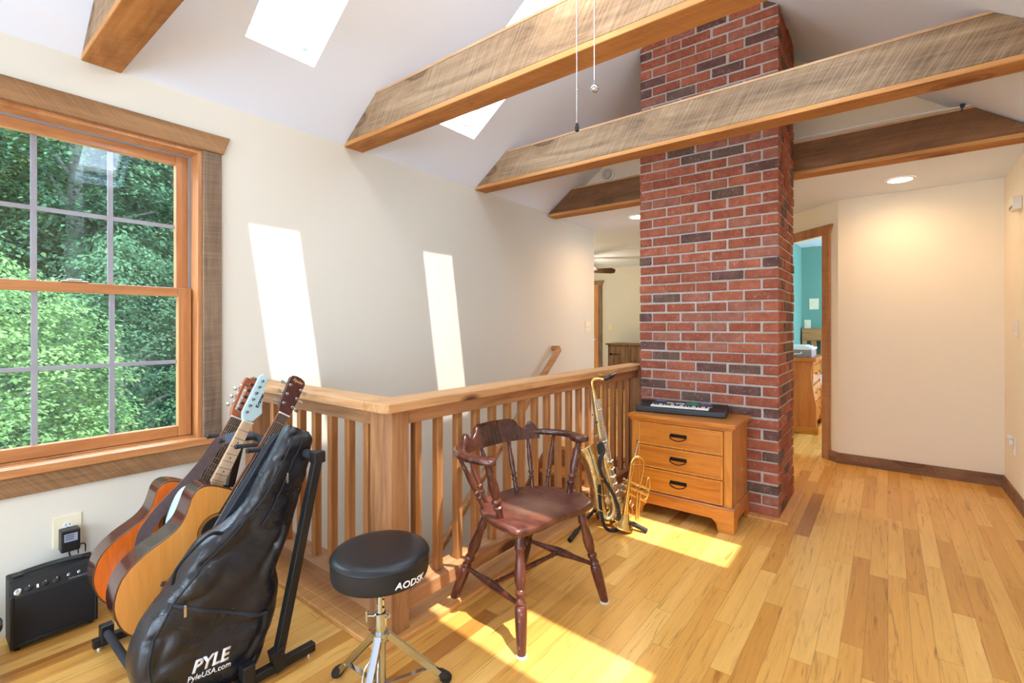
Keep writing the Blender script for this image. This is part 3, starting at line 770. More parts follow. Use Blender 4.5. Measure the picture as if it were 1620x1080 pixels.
t = thing('smoke_detector', 'small round white detector on the gable wall under the pale beam', 'smoke detector', (4.13, 2.085, 2.63))
b = MB(); b.lathe((4.129, 2.085, 2.63), (-1, 0, 0), [(0, .062), (.012, .062), (.016, .055)], 28); b.build('mount', M['white_plastic'], t, True)
b = MB(); b.lathe((4.113, 2.085, 2.63), (-1, 0, 0), [(0, .048), (.02, .045), (.034, .028), (.038, .001)], 28); b.build('cover', plain('grey translucent cover', (196, 194, 188), .3), t, True)

def plate(name, label, cat, c, n, w, h, kind='switch', mat='ivory', group=None, toggles=1):
    """wall plate at c facing along n"""
    c, n = Vector(c), Vector(n).normalized(); up = Vector((0, 0, 1)); sd = up.cross(n)
    t = thing(name, label, cat, c, group)
    b = MB(); b.obox(c + n * .003, sd, up, n, (w, h, .006)); b.build('cover_plate', M[mat], t, bevel=.0025)
    if kind == 'switch':
        for k in range(toggles):
            x = (k - (toggles - 1) / 2) * .046
            b = MB(); b.obox(c + n * .01 + sd * x, sd, up, n, (.01, .022, .012)); b.build('toggle', M['white_plastic'], t, bevel=.002)
    else:
        for k in (-1, 1):
            p = c + up * (k * .0195 * h / .115) + n * .006
            b = MB(); b.lathe(p, n, [(0, .0165), (.002, .0165), (.0024, .001)], 20); o = b.build('receptacle', M['white_plastic'], t, True)
            s = MB()
            for x in (-.006, .006): s.obox(p + sd * x + up * .003 + n * .0026, sd, up, n, (.0022, .008, .0008))
            s.lathe(p - up * .008 + n * .0024, n, [(0, .0026), (.0006, .0026)], 8)
            s.build('dark_slot_marks', M['black_plastic'], o)  # raised black pieces paint the dark of the openings
    return t
plate('wall_outlet', 'ivory duplex outlet under the window with the black adapter in it', 'outlet', (.421, YA, .352), (0, -1, 0), .09, .128, 'outlet')
plate('light_switch', 'ivory triple switch plate near the end of the stairwell wall', 'light switch', (4.80, YA, 1.19), (0, -1, 0), .125, .118, toggles=3)
plate('light_switch', 'ivory single switch plate beside the pine door in the far room', 'light switch', (8.80, 4.40, 1.18), (-1, 0, 0), .08, .12)
plate('light_switch', 'white double switch plate on the wall at the right picture edge', 'light switch', (4.62, YR, 1.18), (0, 1, 0), .09, .118, mat='white_plastic', toggles=2)
o = plate('wall_outlet', 'white outlet low on the wall at the right picture edge', 'outlet', (4.70, YR, .375), (0, 1, 0), .075, .115, 'outlet', 'white_plastic')
t = thing('night_light', 'small white night light plugged into the right hand wall outlet', 'night light', (4.70, YR + .0087, .405))
b = MB(); b.box((4.678, YR + .0087, .385), (4.722, YR + .03, .42)); b.build('body', M['white_plastic'], t, bevel=.006)
b = MB(); b.ball((4.70, YR + .025, .432), .017, 12, 8); b.build('lens', M['linen'], t, True)
t = thing('door_chime', 'small white box high on the wall at the right picture edge', 'door chime', (4.52, YR, 2.0))
b = MB(); b.box((4.45, YR, 1.955), (4.57, YR + .045, 2.04)); b.build('cover', M['white_plastic'], t, bevel=.006)
b = MB(); b.box((4.46, YR + .0455, 1.965), (4.56, YR + .047, 1.985)); b.build('speaker_slot', M['liner'], t)

# cord along the dark beam
t = thing('white_cord', 'thin white cord tied at the top corner of the dark beam', 'cord', (3.99, -.385, 2.51))
b = MB()
b.tube(bez([(3.985, 1.0, 2.585), (3.975, .5, 2.548), (3.98, 0, 2.545), (3.982, -.25, 2.54), (3.98, -.39, 2.532), (3.96, -.41, 2.57)], 30), .005, 8); b.build('cord', M['white_plastic'], t, True)
b = MB(); b.lathe((3.975, -.355, 2.537), (0, 1, 0), [(-.012, .006), (-.008, .012), (.008, .012), (.012, .006)], 12); b.tube([(3.975, -.355, 2.53), (3.972, -.35, 2.50)], .004, 8); b.build('tie', plain('navy tie', (40, 46, 78), .6), t, True)

# overhead fan with its lamp, above the frame, and its two pull chains
FX, FY = 1.36, .93
def fan_over():
    t = thing('ceiling_fan', 'ceiling fan with a lamp hanging from the ridge above the pull chains', 'ceiling fan', (FX, FY, 3.46))
    z = lambda h: (FX, FY, h)
    b = MB(); b.lathe(z(3.05), (0, 0, 1), [(0, .015), (.36, .015), (.37, .06), (.40, .07)], 20); b.build('down_rod', M['nickel'], t, True)
    b = MB(); b.lathe(z(2.90), (0, 0, 1), [(0, .10), (.03, .13), (.11, .13), (.15, .07), (.16, .016)], 28); b.build('motor_housing', M['nickel'], t, True)
    b = MB(); b.lathe(z(2.85), (0, 0, 1), [(0, .19), (.02, .19), (.045, .10)], 28); b.build('lamp_fitter', M['nickel'], t, True)
    b = MB(); b.lathe(z(2.85), (0, 0, -1), [(0, .09), (.03, .085), (.055, .055), (.065, .001)], 28); b.build('unseen_lamp_globe', emissive('opal lamp globe', (1, .92, .82), 3), t, True)
    for k in range(4):
        a = k * PI / 2 + .5; d = Vector((math.cos(a), math.sin(a), 0)); sd = Vector((-d.y, d.x, .16)).normalized(); n = d.cross(sd); c = Vector(z(2.95))
        b = MB(); b.prism([(.12, -.03), (.22, -.055), (.56, -.065), (.60, 0), (.56, .065), (.22, .055), (.12, .03)], lambda p, q, e: c + d * p + sd * q + n * e, -.004, .004); b.build('blade', M['door_pine'], t)
    l = bpy.data.lights.new('fan lamp', 'POINT'); l.energy = FAN_W; l.color = (1.0, .90, .78); l.shadow_soft_size = .08
    o = bpy.data.objects.new('fan_lamp_light', l); COL.objects.link(o); o.parent = t; o.location = (0, 0, 2.70 - 3.46)
FAN_W = 7
fan_over()
def chain(x, y, z, label, ball):
    top = 2.86
    t = thing('pull_chain', label, 'pull chain', (x, y, z), 'pull chains hanging in front of the sawn beams')
    b = MB(); b.tube([(x, y, top), (x, y, z)], .0018, 8); b.build('chain', M['nickel'], t, True)
    b = MB()
    if ball: b.ball((x, y, z - .012), .0155, 16, 10); b.lathe((x, y, z), (0, 0, 1), [(-.002, .005), (.02, .002)], 10)
    else: b.lathe((x, y, z), (0, 0, -1), [(0, .003), (.004, .006), (.012, .006), (.014, .008), (.03, .008), (.032, .005)], 12)
    b.build('end_knob', M['chrome'] if ball else M['black_plastic'], t, True)
    if not ball:
        b = MB(); b.ball((x, y, z + .12), .004, 10, 6); b.build('bead', M['nickel'], t, True)
chain(1.53, .899, 1.945, 'longer pull chain ending in a small black tip above the pale beam', False)
chain(1.56, .843, 2.077, 'shorter pull chain ending in a silver ball', True)

# ================================================================== CHAIR
def turned(prof, L, o, axis, b, seg=18):
    b.lathe(o, axis, [(s * L, r) for s, r in prof], seg)
def armchair():
    O = Vector((1.648, 1.178, 0)); U = Vector((.988, -.155, 0)); W = Vector((.155, .988, 0))
    t = thing('captains_chair', 'worn dark wooden captains chair with turned spindles standing by the railing', 'chair', O)
    P = lambda l, k, z: O + U * l + W * k + Vector((0, 0, z))
    # saddle seat
    out = bez([(-.232, -.142, 0), (-.12, -.158, 0), (0, -.148, 0), (.12, -.158, 0), (.232, -.142, 0), (.246, -.05, 0), (.232, .05, 0), (.185, .135, 0), (.10, .195, 0), (0, .212, 0), (-.10, .195, 0), (-.185, .135, 0), (-.232, .05, 0), (-.246, -.05, 0), (-.232, -.142, 0)], 84)[:-1]
    def top(l, k, q):
        z = .452 - .016 * math.exp(-((abs(l) - .09) / .075) ** 2 - ((k - .0) / .13) ** 2) * 1.0
        z -= .012 * math.exp(-(l / .05) ** 2) * 0.3
        if k < -.06: z -= .010 * min(1, (-.06 - k) / .09)
        return z
    b = MB(); secs = []
    for q in (.02, .2, .4, .6, .78, .9, .96):
        secs.append([P(p.x * q, p.y * q + .02 * (1 - q), top(p.x * q, p.y * q, q)) for p in out])
    for q, dz in ((.99, -.006), (1.0, -.016), (.985, -.027), (.94, -.035), (.8, -.042), (.02, -.044)):
        secs.append([P(p.x * q, p.y * q, .452 + dz - (.008 if p.y < -.1 else 0)) for p in out])
    b.loft(secs); b.build('seat', M['chair_seat'], t, True, ang=60)
    LEG = [(0, .016), (.12, .0165), (.14, .0205), (.165, .0205), (.185, .0160), (.25, .0175), (.36, .0228), (.42, .0215), (.475, .0165), (.49, .0150), (.505, .0205), (.53, .0205), (.548, .0150), (.575, .0170), (.60, .0215), (.615, .0180), (.63, .0215), (.66, .0230), (.75, .0225), (.9, .0195), (1.0, .0165)]
    feet = {'a': (-.21, .285), 'd': (.21, .285), 'b': (-.238, -.171), 'c': (.264, -.171)}
    tops = {'a': (-.15, .125), 'd': (.15, .125), 'b': (-.178, -.098), 'c': (.178, -.098)}
    mid = {}
    for k in 'abcd':
        p, q = P(*tops[k], .42), P(*feet[k], .006); d = q - p
        b = MB(); turned(LEG, d.length, p, d, b); o = b.build('leg', M['chair_leg'], t, True, ang=50)
        b = MB(); b.lathe(q - Vector((0, 0, .006)), (0, 0, 1), [(0, .021), (.007, .0205)], 18); b.build('felt_pad', M['felt'], o, True)
        mid[k] = p + d * .62
    STR = [(0, .008), (.12, .0095), (.3, .0125), (.42, .0175), (.5, .019), (.58, .0175), (.7, .0125), (.88, .0095), (1, .008)]
    STC = [(0, .007), (.07, .011), (.10, .008), (.13, .0115), (.16, .009), (.5, .0125), (.84, .009), (.87, .0115), (.90, .008), (.93, .011), (1, .007)]
    for a_, c_ in (('a', 'b'), ('d', 'c')):
        b = MB(); d = mid[c_] - mid[a_]; turned(STR, d.length, mid[a_], d, b, 14); b.build('stretcher', M['chair_leg'], t, True, ang=50)
    p, q = (mid['a'] + mid['b']) / 2, (mid['d'] + mid['c']) / 2
    b = MB(); turned(STC, (q - p).length, p, q - p, b, 14); b.build('stretcher', M['chair_leg'], t, True, ang=40)
    # arm rail
    path = bez([(-.25, -.042, 0), (-.276, -.02, 0), (-.299, .035, 0), (-.297, .10, 0), (-.258, .18, 0), (-.18, .232, 0), (-.08, .262, 0), (0, .268, 0), (.08, .262, 0), (.18, .232, 0), (.258, .18, 0), (.297, .10, 0), (.299, .035, 0), (.276, -.02, 0), (.25, -.042, 0)], 140)
    wd = [(0, .03), (.02, .07), (.045, .086), (.08, .074), (.13, .05), (.22, .056), (.32, .05), (.5, .046), (.68, .05), (.78, .056), (.87, .05), (.92, .074), (.955, .086), (.98, .07), (1, .03)]
    secs = []
    for i, p in enumerate(path):
        s = i / (len(path) - 1)
        a = path[min(i + 1, len(path) - 1)] - path[max(i - 1, 0)]; a.normalize(); nrm = Vector((a.y, -a.x, 0))
        w = interp(wd, s) / 2; h = .0125 if .06 < s < .94 else .0145
        ring = []
        for k in range(24):
            th = 2 * PI * k / 24; cx, cz = math.cos(th), math.sin(th)
            cx = math.copysign(abs(cx) ** .6, cx); cz = math.copysign(abs(cz) ** .6, cz)
            e = p + nrm * (w * cx); ring.append(P(e.x, e.y, .685 + h * cz))
        secs.append(ring)
    b = MB(); b.loft(secs); b.build('arm_rail', M['chair'], t, True, ang=80)
    # scrolled crest board sitting on the rail
    secs = []
    N = 64
    zt = [(0, .690), (.025, .722), (.06, .738), (.095, .734), (.125, .712), (.16, .706), (.20, .722), (.245, .752), (.30, .757), (.5, .759), (.70, .757), (.755, .752), (.80, .722), (.84, .706), (.875, .712), (.905, .734), (.94, .738), (.975, .722), (1, .690)]
    for i in range(N + 1):
        s = i / N; l = -.228 + .456 * s
        k = .243 - .9 * abs(l) ** 2.0 * 1.15
        sl = -2 * .9 * 1.15 * l; n2 = Vector((sl, -1, 0)).normalized()       # towards the sitter
        z = interp(zt, s); zb = .658
        ring = []
        for da, dz in ((-.012, zb), (.010, zb), (.012, zb + .02), (.010, (zb + z) / 2), (.0105, z - .006), (.006, z), (-.006, z), (-.012, z - .006), (-.013, (zb + z) / 2)):
            lean = (dz - .66) * .22
            e = Vector((l, k + lean, 0)) + n2 * da; ring.append(P(e.x, e.y, dz))
        secs.append(ring)
    b = MB(); b.loft(secs); b.build('crest_rail', M['chair'], t, True, ang=50)
    SP = [(0, .0075), (.1, .0105), (.19, .0085), (.2, .0125), (.225, .0125), (.24, .008), (.28, .0095), (.30, .0130), (.325, .0130), (.345, .0085), (.45, .0115), (.56, .0120), (.74, .0085), (.755, .0105), (.78, .0105), (.8, .008), (1, .0075)]
    PO = [(0, .0120), (.05, .0135), (.17, .0155), (.19, .0195), (.225, .0195), (.25, .0125), (.28, .0150), (.31, .0200), (.34, .0200), (.37, .0140), (.5, .0200), (.6, .0205), (.76, .0155), (.8, .0180), (.84, .0180), (.87, .0140), (1, .0140)]
    for l0, k0, l1, k1 in ((-.188, .10, -.285, .145), (.188, .10, .285, .145), (-.14, .145, -.185, .225), (.14, .145, .185, .225), (-.062, .172, -.085, .257), (.062, .172, .085, .257)):
        p, q = P(l0, k0, .446), P(l1, k1, .672); b = MB(); turned(SP, (q - p).length, p, q - p, b, 14); b.build('spindle', M['chair_leg'], t, True, ang=45)
    for sgn in (-1, 1):
        p, q = P(sgn * .205, -.02, .446), P(sgn * .272, -.022, .675); b = MB(); turned(PO, (q - p).length, p, q - p, b, 18); b.build('arm_post', M['chair_leg'], t, True, ang=45)
armchair()

# ================================================================== DRUM STOOL
def stool():
    C = Vector((.938, 1.269, 0))
    t = thing('drum_stool', 'round black padded drum stool on chrome tripod legs in front of the newel post', 'stool', C)
    Z = lambda z: C + Vector((0, 0, z))
    b = MB(); b.lathe(C, (0, 0, 1), [(.412, .001), (.412, .138), (.417, .147), (.430, .1505), (.470, .1515), (.4745, .1515)], 56); b.build('side_band', M['black_side'], t, True, ang=50)
    b = MB(); b.lathe(C, (0, 0, 1), [(.474, .1512), (.476, .1535), (.479, .1530), (.4805, .151), (.4865, .148), (.491, .140), (.494, .12), (.4955, .08), (.496, .001)], 56); b.build('cushion', M['black_vinyl'], t, True, ang=60)
    toc = Vector((-.594, -.804, 0)); R = Vector((.618, -.786, 0)); phi = math.radians(37)
    def mp(x, y, d):
        a = phi + x / .152; n = toc * math.cos(a) + R * math.sin(a); return Z(.445 + y) + n * (.1512 + d)
    lettering('logo', 'AODSK', .027, M['white_print'], t, mp, .0006, .18, .0006, 1.22)
    b = MB(); b.lathe(C, (0, 0, 1), [(.075, .0125), (.412, .0125)], 20); b.lathe(C, (0, 0, 1), [(.398, .05), (.412, .06)], 20); b.build('inner_column', M['chrome'], t, True)
    b = MB()
    for z in (.36, .335, .31): b.lathe(Z(z) + toc * .008 + R * .009, toc * .66 + R * .75, [(0, .0035), (.0012, .0035)], 10)
    b.build('dark_hole_discs', M['black_plastic'], t)  # raised black discs stand for the dark inside the column
    b = MB(); b.lathe(C, (0, 0, 1), [(.055, .0165), (.245, .0165), (.247, .019), (.29, .019), (.292, .0165), (.293, .0125)], 20); b.build('outer_column', M['chrome'], t, True)
    b = MB(); b.tube([Z(.278) - R * .045, Z(.278) + R * .03], .004, 8); b.obox(Z(.278) - R * .045, R, toc, Vector((0, 0, 1)), (.006, .014, .032)); b.lathe(Z(.278) + R * .02, R, [(0, .008), (.008, .008)], 6); b.build('clamp_bolt', M['chrome'], t, True)
    b = MB(); b.lathe(C, (0, 0, 1), [(.205, .0165), (.205, .024), (.228, .024), (.228, .0165)], 20); b.build('leg_collar', M['chrome'], t, True)
    b = MB(); b.lathe(C, (0, 0, 1), [(.05, .0165), (.05, .022), (.068, .022), (.068, .0165)], 20); b.build('sliding_collar', M['chrome'], t, True)
    ang0 = math.atan2(.221, -.018)
    for k in range(3):
        a = ang0 - k * 2 * PI / 3; r = Vector((math.cos(a), math.sin(a), 0)); sd = Vector((-r.y, r.x, 0))
        p, q = Z(.214) + r * .022, Z(.026) + r * .20
        b = MB()
        for s in (-1, 1): b.bar(p + sd * s * .010, q + sd * s * .010, .002, .02)
        b.bar(p + Vector((0, 0, .009)), q + Vector((0, 0, .009)), .022, .002); o = b.build('leg', M['chrome'], t, bevel=.0008)
        d = (q - p).normalized(); e = q - d * .01
        b = MB(); up = d.cross(sd).normalized()
        if up.z < 0: up = -up
        secs = []
        for s, w, h in ((0, .013, .014), (.012, .016, .017), (.036, .019, .020), (.046, .018, .018), (.051, .011, .011)):
            secs.append([e + d * s + sd * (w * math.cos(2 * PI * j / 12)) + up * (h * .95 * math.sin(2 * PI * j / 12)) + Vector((0, 0, .004)) for j in range(12)])
        b.loft(secs); b.build('rubber_foot', M['black_rubber'], o, True, ang=50)
        b = MB(); m = p + d * ((q - p).length * .80)
        b.bar(Z(.059) + r * .02, m, .016, .0025); b.build('brace', M['chrome'], t)
        b = MB(); b.lathe(p - sd * .014, sd, [(0, .006), (.028, .006)], 10); b.lathe(m - sd * .014, sd, [(0, .004), (.028, .004)], 8); b.build('rivet', M['nickel'], o, True)
    for s in (-1, 1):
        w = toc * .6 - R * .8
        b = MB(); b.tube(bez([Z(.2) + toc * .022 + R * (.006 * s - .01), Z(.17) + toc * .03 + R * (.008 * s - .014), Z(.13) + toc * .05 + R * (.022 * s - .03), Z(.05) + toc * .062 + R * (.022 * s - .03), Z(.05) + toc * .02 + R * (.015 * s)], 20), .0028, 8); b.build('support_wire', M['chrome'], t, True)
stool()

# ================================================================== CHEST OF DRAWERS
def chest():
    x0, x1, y0, y1 = 2.945, 3.318, .705, 1.318
    t = thing('chest_of_drawers', 'honey pine chest of three drawers standing against the brick chimney', 'chest of drawers', (3.13, 1.01, 0))
    b = MB(); b.box((x0 + .006, y0, .13), (x1, y1, .606))
    b.box((x0, y0, .13), (x0 + .02, y0 + .045, .606)).box((x0, y1 - .045, .13), (x0 + .02, y1, .606)).box((x0, y0 + .045, .588), (x0 + .02, y1 - .045, .606))
    b.build('carcass', M['pine_v'], t, bevel=.003)
    b = MB(); b.box((x0 - .022, y0 - .022, .606), (x1, y1 + .022, .632)); b.build('top', M['pine'], t, bevel=.006)
    b = MB(); b.box((x0 - .012, y0 - .012, .590), (x1, y1 + .012, .606)); b.build('top_moulding', M['pine'], t, bevel=.005)
    b = MB()
    b.prism([(y0 - .014, 0), (y0 + .075, 0), (y0 + .085, .045), (y0 + .11, .07), (y1 - .11, .07), (y1 - .085, .045), (y1 - .075, 0), (y1 + .014, 0), (y1 + .014, .135), (y0 - .014, .135)], lambda a, c, d: (d, a, c), x0 - .014, x0 + .006)
    for ya, yb in ((y0 - .014, y0 + .006), (y1 - .006, y1 + .014)):
        b.prism([(x0 + .006, 0), (x0 + .06, 0), (x0 + .07, .04), (x0 + .095, .065), (x1 - .095, .065), (x1 - .07, .04), (x1 - .06, 0), (x1, 0), (x1, .135), (x0 + .006, .135)], lambda a, c, d: (a, d, c), ya, yb)
    b.build('plinth', M['pine'], t, bevel=.003)
    b = MB(); b.box((x0 - .016, y0 - .016, .135), (x1, y1 + .016, .148)); b.build('plinth_moulding', M['pine_edge'], t, bevel=.005)
    for z0, z1 in ((.445, .585), (.303, .438), (.156, .296)):
        b = MB(); b.box((x0 - .008, y0 + .048, z0), (x0 + .012, y1 - .048, z1))
        o = b.build('drawer', M['pine'], t, bevel=.004)
        b = MB(); e = .012; a, c = y0 + .048, y1 - .048
        f = lambda u, v, d: (d, u, v)
        b.box((x0 - .0125, a, z0), (x0 - .007, a + e, z1)).box((x0 - .0125, c - e, z0), (x0 - .007, c, z1)).box((x0 - .0125, a + e, z0), (x0 - .007, c - e, z0 + e * .7)).box((x0 - .0125, a + e, z1 - e * .7), (x0 - .007, c - e, z1))
        b.build('edge_bead', M['pine_v'], o, bevel=.003)
        yc, zc = (y0 + y1) / 2, (z0 + z1) / 2 + .006
        b = MB(); b.box((x0 - .0115, yc - .05, zc - .009), (x0 - .008, yc + .05, zc + .012))
        for s in (-1, 1): b.lathe((x0 - .011, yc + s * .045, zc + .001), (-1, 0, 0), [(0, .007), (.012, .006), (.016, .0045)], 10)
        b.tube(bez([(x0 - .022, yc - .047, zc + .002), (x0 - .028, yc - .042, zc - .014), (x0 - .03, yc, zc - .026), (x0 - .028, yc + .042, zc - .014), (x0 - .022, yc + .047, zc + .002)], 20), .0032, 8)
        b.build('pull_handle', M['iron'], o, True)
chest()

def keyboard():
    P1 = Vector((3.006, 1.322, .632)); P2 = Vector((3.092, .776, .632)); e = (P2 - P1).normalized(); n = Vector((-e.y, e.x, 0)); L = (P2 - P1).length
    t = thing('electronic_keyboard', 'small black electronic keyboard lying on the pine chest', 'keyboard', (P1 + P2) / 2)
    K = lambda a, c, z: P1 + e * a + n * c + Vector((0, 0, z))
    def kb(b, a0, a1, c0, c1, z0, z1, mat=0, tilt=0):
        vs = [K(a, c, z) for z in (z0, z1) for a, c in ((a0, c0), (a1, c0), (a1, c1), (a0, c1))]
        b.add(vs, [(0, 3, 2, 1), (4, 5, 6, 7), (0, 1, 5, 4), (1, 2, 6, 5), (2, 3, 7, 6), (3, 0, 4, 7)], mat)
    D = .19
    b = MB(); prof = [(0, .002), (D, .002), (D, .058), (D - .03, .060), (.085, .046), (.008, .040), (0, .034)]
    b.prism(prof, lambda c, z, a: K(a, c, z), 0, L); b.build('case', M['black_plastic'], t, bevel=.006, seg=3)
    a0, a1, nk = .098, .098 + .0187 * 19, 19
    w = .0187
    first = None
    for i in range(nk):
        b = MB(); kb(b, 0, w - .0012, 0, .062, .024, .040)
        if first is None:
            first = MB(); kb(first, a0, a0 + w - .0012, .012, .084, .030, .0495); o = first.build('white_key', M['white_plastic'], t, bevel=.0012); first = o
        else:
            o = first.copy(); COL.objects.link(o); o.location = first.location + e * (w * i)
    fb = None
    for i in range(nk - 1):
        if i % 7 in (2, 6): continue
        if fb is None:
            g = MB(); kb(g, a0 + w * 1 - .0055, a0 + w * 1 + .0045, .042, .084, .048, .0575); fb = g.build('black_key', M['black_plastic'], t, bevel=.0015); i0 = i
        else:
            o = fb.copy(); COL.objects.link(o); o.location = fb.location + e * (w * (i - i0))
    pz = lambda c: .0475 + (c - .085) * .17
    def pb(name, a, ww, c, dd, h, mt, bev=.0012):
        b = MB(); vs = [K(x, y, pz(y) + q) for q in (-.002, h) for x, y in ((a, c), (a + ww, c), (a + ww, c + dd), (a, c + dd))]
        b.add(vs, [(0, 3, 2, 1), (4, 5, 6, 7), (0, 1, 5, 4), (1, 2, 6, 5), (2, 3, 7, 6), (3, 0, 4, 7)]); return b.build(name, M[mt] if isinstance(mt, str) else mt, t, bevel=bev)
    pb('control_panel', a0 - .004, a1 - a0 + .016, .087, .080, .0012, plain('dark panel', (52, 54, 62), .4), .0006)
    pb('panel_stripe', a0 - .004, a1 - a0 + .016, .088, .006, .0018, 'grey_print', .0004)
    pb('display_strip', .108, .06, .146, .018, .003, 'blue_print'); pb('display_strip', .39, .065, .142, .018, .003, 'blue_print')
    for i in range(4): pb('button', .185 + .011 * i, .008, .106 - .001 * i, .010, .006, 'ivory')
    for i in range(5): pb('button', .238 + .012 * i, .009, .104, .010, .006, 'white_plastic')
    for i in range(6):
        for j in range(2): pb('button', .305 + .0125 * i, .010, .102 + .024 * j, .016, .005, 'green_print')
    for i in range(5): pb('button', .39 + .012 * i, .008, .104, .010, .005, 'red_print')
    pb('button', .10, .012, .118, .014, .004, 'red_print')
keyboard()

# ================================================================== AMPLIFIER, ADAPTER
def amp():
    x0, x1, y0, y1 = .240, .488, 2.522, 2.640
    t = thing('guitar_amplifier', 'small black practice amplifier on the floor under the wall outlet', 'amplifier', ((x0 + x1) / 2, 2.58, 0))
    b = MB(); f = lambda a, c, d: (d, a, c)
    b.prism([(y0 + .004, .012), (y1, .012), (y1, .252), (y0 + .03, .252), (y0 + .02, .246)], f, x0, x1); b.build('cabinet', M['black_side'], t, bevel=.006, seg=3)
    b = MB()
    b.box((x0, y0 - .006, .012), (x0 + .012, y0 + .006, .205)).box((x1 - .012, y0 - .006, .012), (x1, y0 + .006, .205)).box((x0 + .012, y0 - .006, .012), (x1 - .012, y0 + .006, .03)); b.build('front_frame', M['black_plastic'], t, bevel=.004)
    b = MB(); b.box((x0 + .012, y0 - .001, .03), (x1 - .012, y0 + .008, .198)); b.build('speaker_grille', M['grille'], t)
    pf = lambda x, s, d: Vector((x, y0 + .020 * s - d, .198 + .048 * s - d * .35))
    b = MB(); vs = [pf(x, s, d) for d in (-.006, .003) for x, s in ((x0 + .004, 0), (x1 - .004, 0), (x1 - .004, 1), (x0 + .004, 1))]
    b.add(vs, [(0, 3, 2, 1), (4, 5, 6, 7), (0, 1, 5, 4), (1, 2, 6, 5), (2, 3, 7, 6), (3, 0, 4, 7)]); b.build('control_panel', M['black_plastic'], t)
    nn = Vector((0, -.92, .38))
    for x in (.290, .335, .366): 
        b = MB(); b.lathe(pf(x, .45, .003), nn, [(0, .011), (.004, .0105), (.005, .008), (.013, .0072), (.014, .001)], 16); o = b.build('knob', M['black_plastic'], t, True)
        b = MB(); b.obox(pf(x, .6, .003) + nn * .0143, (1, 0, 0), nn, Vector((0, .38, .92)), (.0015, .0006, .006)); b.build('pointer', M['white_print'], o)
    b = MB(); b.lathe(pf(.262, .40, .003), nn, [(0, .0115), (.003, .0115), (.0045, .008), (.0045, .005), (.001, .004)], 20); b.build('input_jack', M['chrome'], t, True)
    b = MB(); b.obox(pf(.314, .45, .0045), (1, 0, 0), nn, Vector((0, .38, .92)), (.006, .003, .013)); b.build('switch', M['white_plastic'], t)
    for x in (.402, .432):
        b = MB(); b.lathe(pf(x, .55, .003), nn, [(0, .0055), (.002, .0055), (.003, .003), (.001, .002)], 14); b.build('jack_socket', M['chrome'], t, True)
    b = MB(); rnd = random.Random(3)
    p = [pf(.40 + .004 * i, .22 + (.12 if i % 2 else -.02) * rnd.uniform(.6, 1), .0034) for i in range(15)]
    b.tube(bez(p, 50), .0006, 5); b.build('script_mark', M['grey_print'], t)
    b = MB(); b.tube(bez([(x0 + .03, 2.585, .253), (x0 + .045, 2.585, .263), (.364, 2.585, .267), (x1 - .045, 2.585, .263), (x1 - .03, 2.585, .253)], 24), .009, 10, 0, True, .45)
    for x in (x0 + .028, x1 - .028): b.box((x - .014, 2.574, .252), (x + .014, 2.596, .258))
    b.build('carry_handle', M['black_plastic'], t, True)
    for x in (x0 + .02, x1 - .02):
        for y in (y0 + .02, y1 - .02):
            b = MB(); b.lathe((x, y, 0), (0, 0, 1), [(0, .009), (.012, .010)], 12); b.build('foot', M['black_rubber'], t, True)
amp()
t = thing('power_adapter', 'black power adapter with grey label plugged into the outlet above the amplifier', 'adapter', (.423, 2.64, .325))
b = MB(); b.box((.392, 2.618, .280), (.452, 2.6705, .368)); b.build('body', M['black_plastic'], t, bevel=.005, seg=3)
b = MB(); b.box((.402, 2.6172, .322), (.443, 2.6180, .354)); b.build('label', M['lcd'], t)
b = MB()
for z in (.346, .338, .330): b.box((.406, 2.6168, z), (.432, 2.6172, z + .003))
b.build('label_print', M['black_plastic'], t)
b = MB(); b.tube(bez([(.423, 2.645, .281), (.421, 2.645, .268), (.424, 2.652, .258), (.428, 2.664, .235)], 12), .0028, 8)
b.tube(bez([(.452, 2.66, .25), (.452, 2.66, .275), (.462, 2.66, .287), (.474, 2.66, .28), (.474, 2.66, .25)], 16), .0024, 8); b.build('cord', M['black_rubber'], t, True)

t = thing('tub', 'edge of a small round black tub beside the amplifier at the left picture edge', 'tub', (.095, 2.39, 0))
b = MB(); b.lathe((.095, 2.39, 0), (0, 0, 1), [(0, .08), (.16, .108), (.172, .116), (.190, .116), (.192, .110), (.18, .106), (.02, .074), (.02, .001)], 40); b.build('shell', M['black_vinyl'], t, True, ang=50)

# ================================================================== FAR ROOM AND TEAL ROOM
d2 = None
b = MB(); b.box((8.785, 4.66, 0), (8.80, 5.50, 2.02)); d2 = struct(b.build('door_2', M['door_pine'], bevel=.004))
b = MB()
for z0, z1 in ((.2, .95), (1.1, 1.9)):
    for y0_, y1_ in ((4.78, 5.03), (5.13, 5.38)): b.box((8.78, y0_, z0), (8.786, y1_, z1))
b.build('door_panel', M['door_pine'], d2, bevel=.006)
b = MB(); b.lathe((8.785, 4.725, .90), (-1, 0, 0), [(0, .03), (.006, .03), (.01, .012), (.04, .012), (.05, .028), (.066, .03), (.075, .018), (.077, .001)], 18); b.build('door_knob', M['nickel'], d2, True)
b = MB(); b.box((8.775, 4.575, 0), (8.80, 4.66, 2.03)).box((8.775, 5.5, 0), (8.80, 5.58, 2.03)); b.build('side_casing', M['case_v'], d2, bevel=.003)
b = MB(); b.prism([(4.57, 2.03), (5.585, 2.03), (5.62, 2.12), (4.535, 2.12)], lambda a, c, d: (d, a, c), 8.765, 8.80); b.build('head_casing', M['case_h'], d2, bevel=.003)

